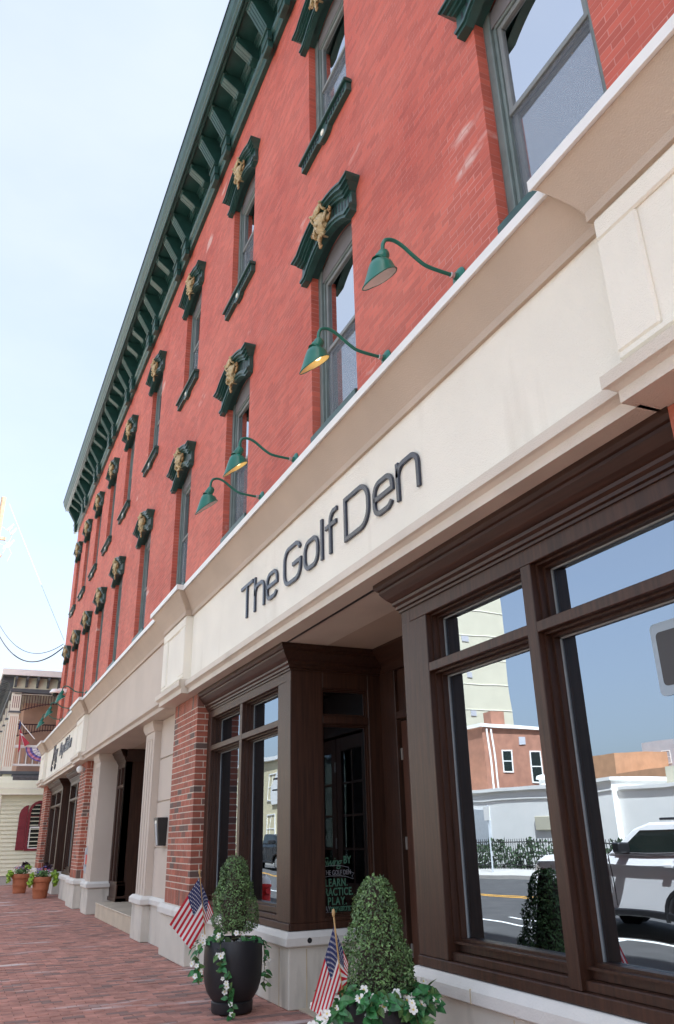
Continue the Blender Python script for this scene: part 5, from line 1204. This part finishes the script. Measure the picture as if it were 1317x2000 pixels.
for y0, w2, z0, z1 in ((-25.9, .7, 5.2, 6.5), (-28.2, .8, 4.6, 6.4), (-30.6, .8, 4.6, 6.4)):
    b = MB(); X_ = -43.5
    b.box(X_-.03, X_+.05, y0-w2/2-.08, y0-w2/2, z0-.08, z1+.08); b.box(X_-.03, X_+.05, y0+w2/2, y0+w2/2+.08, z0-.08, z1+.08); b.box(X_-.03, X_+.05, y0-w2/2, y0+w2/2, z1, z1+.08); b.box(X_-.03, X_+.06, y0-w2/2, y0+w2/2, z0-.08, z0); b.box(X_-.03, X_+.03, y0-w2/2, y0+w2/2, (z0+z1)/2-.03, (z0+z1)/2+.03)
    o = mk('window', b, 'farwhite', t); mk('pane', MB().box(X_-.02, X_+.012, y0-w2/2, y0+w2/2, z0, z1), 'carglass', o)
mk('vent', MB().box(-43.5, -43.44, -27.4, -26.9, 6.9, 7.4), 'fargrey', t); mk('downpipe', MB().tube([(-43.42, -24.35, 7.8), (-43.42, -24.35, 3.4)], .07, 8).tube([(-43.42, -24.75, 7.8), (-43.42, -24.75, 3.4)], .07, 8), 'farwhite', t)
b = MB(); b.box(-45.4, -44.4, -26.6, -25.6, 7.9, 9.1); b.box(-44.5, -43.9, -31, -30.4, 7.9, 8.8); mk('chimney', b, 'farbrick', t)
t = thing('apartment_tower', 'tall beige apartment tower far behind the brick house across the street', 'tower', (-97, -50, 0))
b = MB(); b.box(-112, -82, -56, -45, 0, 52); mk('wall', b, 'farbeige', t)
b = MB()
for z in np.arange(6, 44, 3.2): b.box(-112, -82, -45, -44.93, z, z+.06)
for x in np.arange(-110, -83, 5): b.box(x, x+.06, -45, -44.92, 0, 52)
for z in np.arange(6, 50, 3.2): b.box(-82, -81.93, -56, -45, z, z+.06)
mk('slab_line', b, 'sidingtrim', t)
windows(t, (-85, -92), tuple(np.arange(10, 48, 6.4)), .9, .8, -44.95, 'fargrey')
for z in np.arange(10, 48, 4.8): mk('vent', MB().box(-82, -81.9, -50.4, -49.6, z, z+.7), 'fargrey', t)
t = thing('hospital_block', 'long tan brick hospital block with a grey upper storey in the distance across the street', 'building', (-50, -70, 0))
b = MB(); b.box(-69.5, -20, -75, -60, 0, 7.3); b.box(-74.5, -69.5, -70, -60, 0, 9.6); mk('wall', b, 'farorange', t)
b = MB(); b.box(-73, -57, -80, -68, 7, 11.0); b.box(-66, -61, -78, -70, 11, 12.3); mk('upper_storey', b, 'fargrey', t)
windows(t, tuple(np.arange(-68, -30, 3.1)), (1.2, 4.6), 2.0, 1.5, -60.0, 'farwhite'); windows(t, tuple(np.arange(-72, -58, 2.4)), (8.4,), .9, 1.3, -68.0, 'farwhite')
t = thing('cream_hall', 'cream coloured hall with an arched front far along the street, mirrored in the bay glass', 'building', (-52, -16, 0))
b = MB(); b.box(-70, -47, -26, -13.4, 0, 6.6); mk('wall', b, 'farcream', t); b = MB(); b.box(-70.2, -46.8, -26, -13.2, 6.6, 6.85); mk('parapet', b, 'farwhite', t); windows(t, (-66, -62, -58, -54, -49.5), (1.2, 3.9), 1.2, 1.7, -13.4, 'farwhite')
b = MB(); b.prism(archpoly(-52, 1.8, 3.6, 4.3, 14), lambda x, z: (x, -13.3, z), lambda x, z: (x, -13.41, z)); mk('arch_panel', b, 'farwhite', t)
t = thing('signal_mast', 'dark traffic signal mast with a double arm across the street', 'traffic signal', (-47, -12.9, 0))
b = MB(); b.tube([(-47, -12.9, 0), (-47, -12.9, 4.9)], .11, 10); mk('mast', b, 'blackmetal', t); b = MB(); b.tube([(-47, -12.9, 4.8), (-50, -12, 5.0)], .07, 8); b.tube([(-47, -12.9, 4.2), (-50, -12, 4.3)], .05, 8); mk('arm', b, 'blackmetal', t); mk('control_box', MB().box(-47.3, -46.8, -13.0, -12.6, 1.6, 2.3), 'blackmetal', t, bevel=.03); mk('panel', MB().box(-47.25, -46.75, -12.85, -12.7, 2.5, 3.2), 'galv', t, bevel=.03)
# hedge and railing before the white building
t = thing('street_hedge', 'dark clipped hedge along the railing across the street', 'hedge', (-30, -16.2, 0))
n_ = 3500; P = np.stack([rng.uniform(-44, -14, n_), rng.uniform(-16.6, -15.8, n_), rng.uniform(.05, 1.0, n_)], -1); P[:, 2] *= 1+.25*np.sin(P[:, 0]*2.3)
v, f = leaf_cloud(P, np.tile(np.array([0, 1, .3]), (n_, 1)), .22, 4); o_ = mk_leaves('foliage', v, f, 'hedge', t)
t = thing('iron_railing', 'black iron railing before the hedge across the street', 'railing', (-30, -15.6, 0)); b = MB(); b.box(-44, -14, -15.62, -15.58, 1.05, 1.09); b.box(-44, -14, -15.62, -15.58, .15, .19)
mk('rail', b, 'blackmetal', t); b = MB()
for x in np.arange(-44, -14, .16): b.box(x, x+.02, -15.61, -15.59, .02, 1.2)
mk('bars', b, 'blackmetal', t)['kind'] = 'stuff'
t = thing('sign_post', 'thin grey sign post on the far pavement across the street', 'sign post', (-29.4, -14, 0)); b = MB(); b.tube([(-29.4, -14, 0), (-29.4, -14, 2.6)], .035, 8); mk('post', b, 'galv', t); mk('plate', MB().box(-29.6, -29.2, -13.97, -13.95, 2.0, 2.55), 'farwhite', t)
# hydrant on this kerb
t = thing('fire_hydrant', 'red fire hydrant with a white cap on the kerb, mirrored in the bay glass', 'hydrant', (-19.0, -.30, 0))
b = MB(); b.lathe([(.001,0),(.16,0),(.16,.05),(.115,.06),(.115,.44),(.15,.45),(.15,.50),(.12,.51)], (-19, -.30, 0), 18); b.lathe([(.001,-.19),(.06,-.19),(.06,.19),(.001,.19)], (-19, -.30, .36), 10, 0, 'x'); b.lathe([(.001,-.2),(.075,-.2),(.075,.1),(.001,.1)], (-19, -.30, .34), 10, 0, 'y'); mk('barrel', b, 'redpaint', t, smooth='auto')
b = MB(); b.lathe([(.13,.505),(.125,.56),(.09,.63),(.04,.66),(.035,.71),(.001,.71)], (-19, -.30, 0), 18); mk('bonnet', b, 'farwhite', t, smooth='auto')
# vehicles
def vehicle(name, label, cat, loc, rz, paint, S, pick):
    """four-door body facing local -x; origin on the road under its centre"""
    t = thing(name, label, cat, loc, None, rz); L_, Wd, H = 5.1*S, 1.9*S, 1.78*S
    hw = Wd/2
    def X(v): return v*S
    low = [(-2.50,.42),(-2.53,.95),(-2.47,1.17),(-2.25,1.27),(-1.35,1.32),(-1.15,1.33),(2.3,1.34),(2.5,1.25),(2.54,.7),(2.5,.42)]
    wx = (1.3, -1.72) if not pick else (1.55, -1.55)
    cabin = [(-.42,1.31),(.22,1.73),(.55,1.81),(2.15,1.81),(2.38,1.75),(2.52,1.33)] if not pick else [(-1.35,1.31),(-.65,1.74),(-.3,1.81),(.65,1.81),(.85,1.75),(1.0,1.33)]
    # body with wheel arches cut into the side outline
    def side(y, tuck):
        pts = []
        for x, z in low: pts.append((x, z))
        arch = []
        for cx in wx:
            arch += [(cx+.46*math.cos(a), .36+.46*math.sin(a)) for a in np.linspace(0, math.pi, 9)]
        return [(X(x), y, X(z)) for x, z in pts]+[(X(x), y, X(max(z, .36))) for x, z in [(wx[0]+.47,.36)]+arch[:9]+[(wx[0]-.5,.34),(wx[1]+.5,.34)]+arch[9:]+[(wx[1]-.47,.36)]]
    b = MB(); s0 = side(-hw, 0); s1 = side(hw, 0); m0 = [(p[0], p[1]*.0-hw*.97, p[2]) for p in s0]
    si = [(p[0]*.985, p[1]*.93, p[2]) for p in s0]; sj = [(p[0]*.985, p[1]*.93, p[2]) for p in s1]
    cl = lambda P: [(p[0]*(.97 if p[2] > X(1.1) else 1), p[1], min(p[2], X(1.16))) for p in P]
    b.loops([si, cl(s0), cl(s1), sj]); mk('body', b, paint, t, local=True, bevel=.05*S, segs=3)
    b = MB(); c0 = [(X(x), -hw*(.97-.14*(z-1.3)/.5), X(z)) for x, z in cabin]; c1 = [(p[0], -p[1], p[2]) for p in c0]; b.loops([c0, c1]); mk('cabin', b, paint, t, local=True, bevel=.04*S, segs=2)
    xr = 2.15 if not pick else .8
    for s in (-1, 1):
        yy = lambda z: s*(hw*(.97-.14*(z-1.3)/.5)+.004)
        for xa, xb, sl in (((-.12, 1.22, .50), (1.55, 2.28, -.12)) if not pick else ((-1.0, .0, .42), (.08, .75, 0))):
            za, zb = 1.37, 1.70
            P = [(xa, za), (xb+(-.0 if sl >= 0 else .12), za), (xb-(.12 if sl < 0 else 0), zb), (xa+max(sl, 0), zb)]
            q = MB(); q.loops([[(X(x), yy(z)*1.0, X(z)) for x, z in P], [(X(x), yy(z)-s*.02, X(z)) for x, z in P]]); mk('side_window', q, 'carglass', t, local=True)
        for cx in wx:
            q = MB(); q.lathe([(.001,-.11*S),(.30*S,-.11*S),(.37*S,-.08*S),(.37*S,.08*S),(.30*S,.11*S),(.001,.11*S)], (X(cx), s*hw*.88, X(.37)), 20, 0, 'y'); wh = mk('wheel', q, 'tyre', t, local=True, smooth='auto')
            q = MB(); q.lathe([(.001,-.118*S),(.21*S,-.118*S),(.22*S,.118*S),(.001,.118*S)], (X(cx), s*hw*.88, X(.37)), 14, 0, 'y'); mk('rim', q, 'steel', wh, local=True)
        q = MB(); 
        for hx in ((.95, 1.45) if not pick else (-.12, .6)): q.box(X(hx), X(hx+.17), s*(hw+.0), s*(hw+.02), X(1.14), X(1.18))
        mk('door_handle', q, paint, t, local=True)
        q = MB(); mx_ = .0 if not pick else -1.0; q.box(X(mx_), X(mx_+.18), s*hw*.95, s*(hw+.2), X(1.36), X(1.52)); mk('mirror', q, 'blackmetal', t, local=True, bevel=.02)
        q = MB(); q.box(X(-2.515), X(-2.40), s*hw*.6, s*hw*.97, X(.90), X(1.10)); mk('headlight', q, 'porcelain', t, local=True, bevel=.02)
    for s in (-1, 1):
        for cx in wx:      # dark wheel-arch liner and flare
            q = MB(); pts = [(X(cx+.47*math.cos(a)), s*(hw+.012), X(.36+.47*math.sin(a))) for a in np.linspace(-.1, math.pi+.1, 14)]; q.tube(pts, .035*S, 6); mk('arch_flare', q, 'blackmetal', t, local=True)
            q = MB(); q.lathe([(.001,-.02*S),(.45*S,-.02*S),(.45*S,.02*S),(.001,.02*S)], (X(cx), s*hw*.70, X(.40)), 18, 0, 'y'); mk('arch_liner', q, 'tyre', t, local=True)
        q = MB(); q.box(X(-1.05), X(1.05), s*(hw-.02), s*(hw+.03), X(.34), X(.46)); mk('running_board', q, 'blackmetal', t, local=True, bevel=.02)
        for dx in ((-.35, 1.18, 2.2) if not pick else (-1.08, .03, 1.02)): mk('door_seam', MB().box(X(dx), X(dx+.012), s*(hw-.01), s*(hw+.002), X(.5), X(1.33)), 'blackmetal', t, local=True)
        mk('taillight', MB().box(X(2.44), X(2.55), s*hw*.78, s*hw*.98, X(.95), X(1.28)), 'redpaint', t, local=True, bevel=.02)
        if not pick: q = MB(); q.tube([(X(.7), s*hw*.68, X(1.86)), (X(2.1), s*hw*.68, X(1.86))], .02, 6); mk('roof_rail', q, 'blackmetal', t, local=True)
        bx = -.2 if not pick else -1.02; q = MB(); P_ = [(bx, 1.345), (2.25 if not pick else .9, 1.345), (2.25 if not pick else .9, 1.36), (bx, 1.36)]; q.loops([[(X(x), s*(hw*.97+.006), X(z)) for x, z in P_], [(X(x), s*(hw*.97-.02), X(z)) for x, z in P_]]); mk('belt_trim', q, 'blackmetal', t, local=True)
    q = MB(); wd_ = 0.93 if not pick else 0.0
    q.loops([[(X(-1.36+wd_), -hw*.86, X(1.335)), (X(-1.36+wd_), hw*.86, X(1.335)), (X(-.72+wd_), hw*.78, X(1.735)), (X(-.72+wd_), -hw*.78, X(1.735))], [(X(-1.30+wd_), -hw*.86, X(1.32)), (X(-1.30+wd_), hw*.86, X(1.32)), (X(-.66+wd_), hw*.78, X(1.725)), (X(-.66+wd_), -hw*.78, X(1.725))]]); mk('windscreen', q, 'carglass', t, local=True)
    q = MB(); q.box(X(-2.545), X(-2.45), -hw*.58, hw*.58, X(.62), X(1.08)); mk('grille', q, 'blackmetal', t, local=True)
    q = MB(); q.box(X(-2.56), X(-2.45), -hw*.9, hw*.9, X(.42), X(.56)); mk('bumper', q, 'galv', t, local=True, bevel=.02)
    return t
sv = vehicle('white_suv', 'white sport utility vehicle in the near lane, mirrored in the shop glass', 'car', (-10.7, -4.45, -.12), 0, 'carwhite', .95, False)
vehicle('black_pickup', 'black pickup truck parked across the street, mirrored in the bay glass', 'pickup', (-44.5, -10.6, -.12), math.pi, 'cargreen', 1.0, True)
for i, (x, lab) in enumerate(((-33.5, 'dark car parked by the hedge across the street'), )): vehicle('dark_car', lab, 'car', (x, -13.9+1.6, -.12), 0, 'cargreen', .8, False)
t = thing('street_bunting', 'red white and blue bunting on the cream hall across the street', 'bunting', (-49, -13.2, 2.3))
for k, m_ in enumerate(('flagblue', 'flagwhite', 'flagred')): mk('band', MB().box(-52, -46, -13.3, -13.25, 2.6-.35*k-.35, 2.6-.35*k), m_, t)
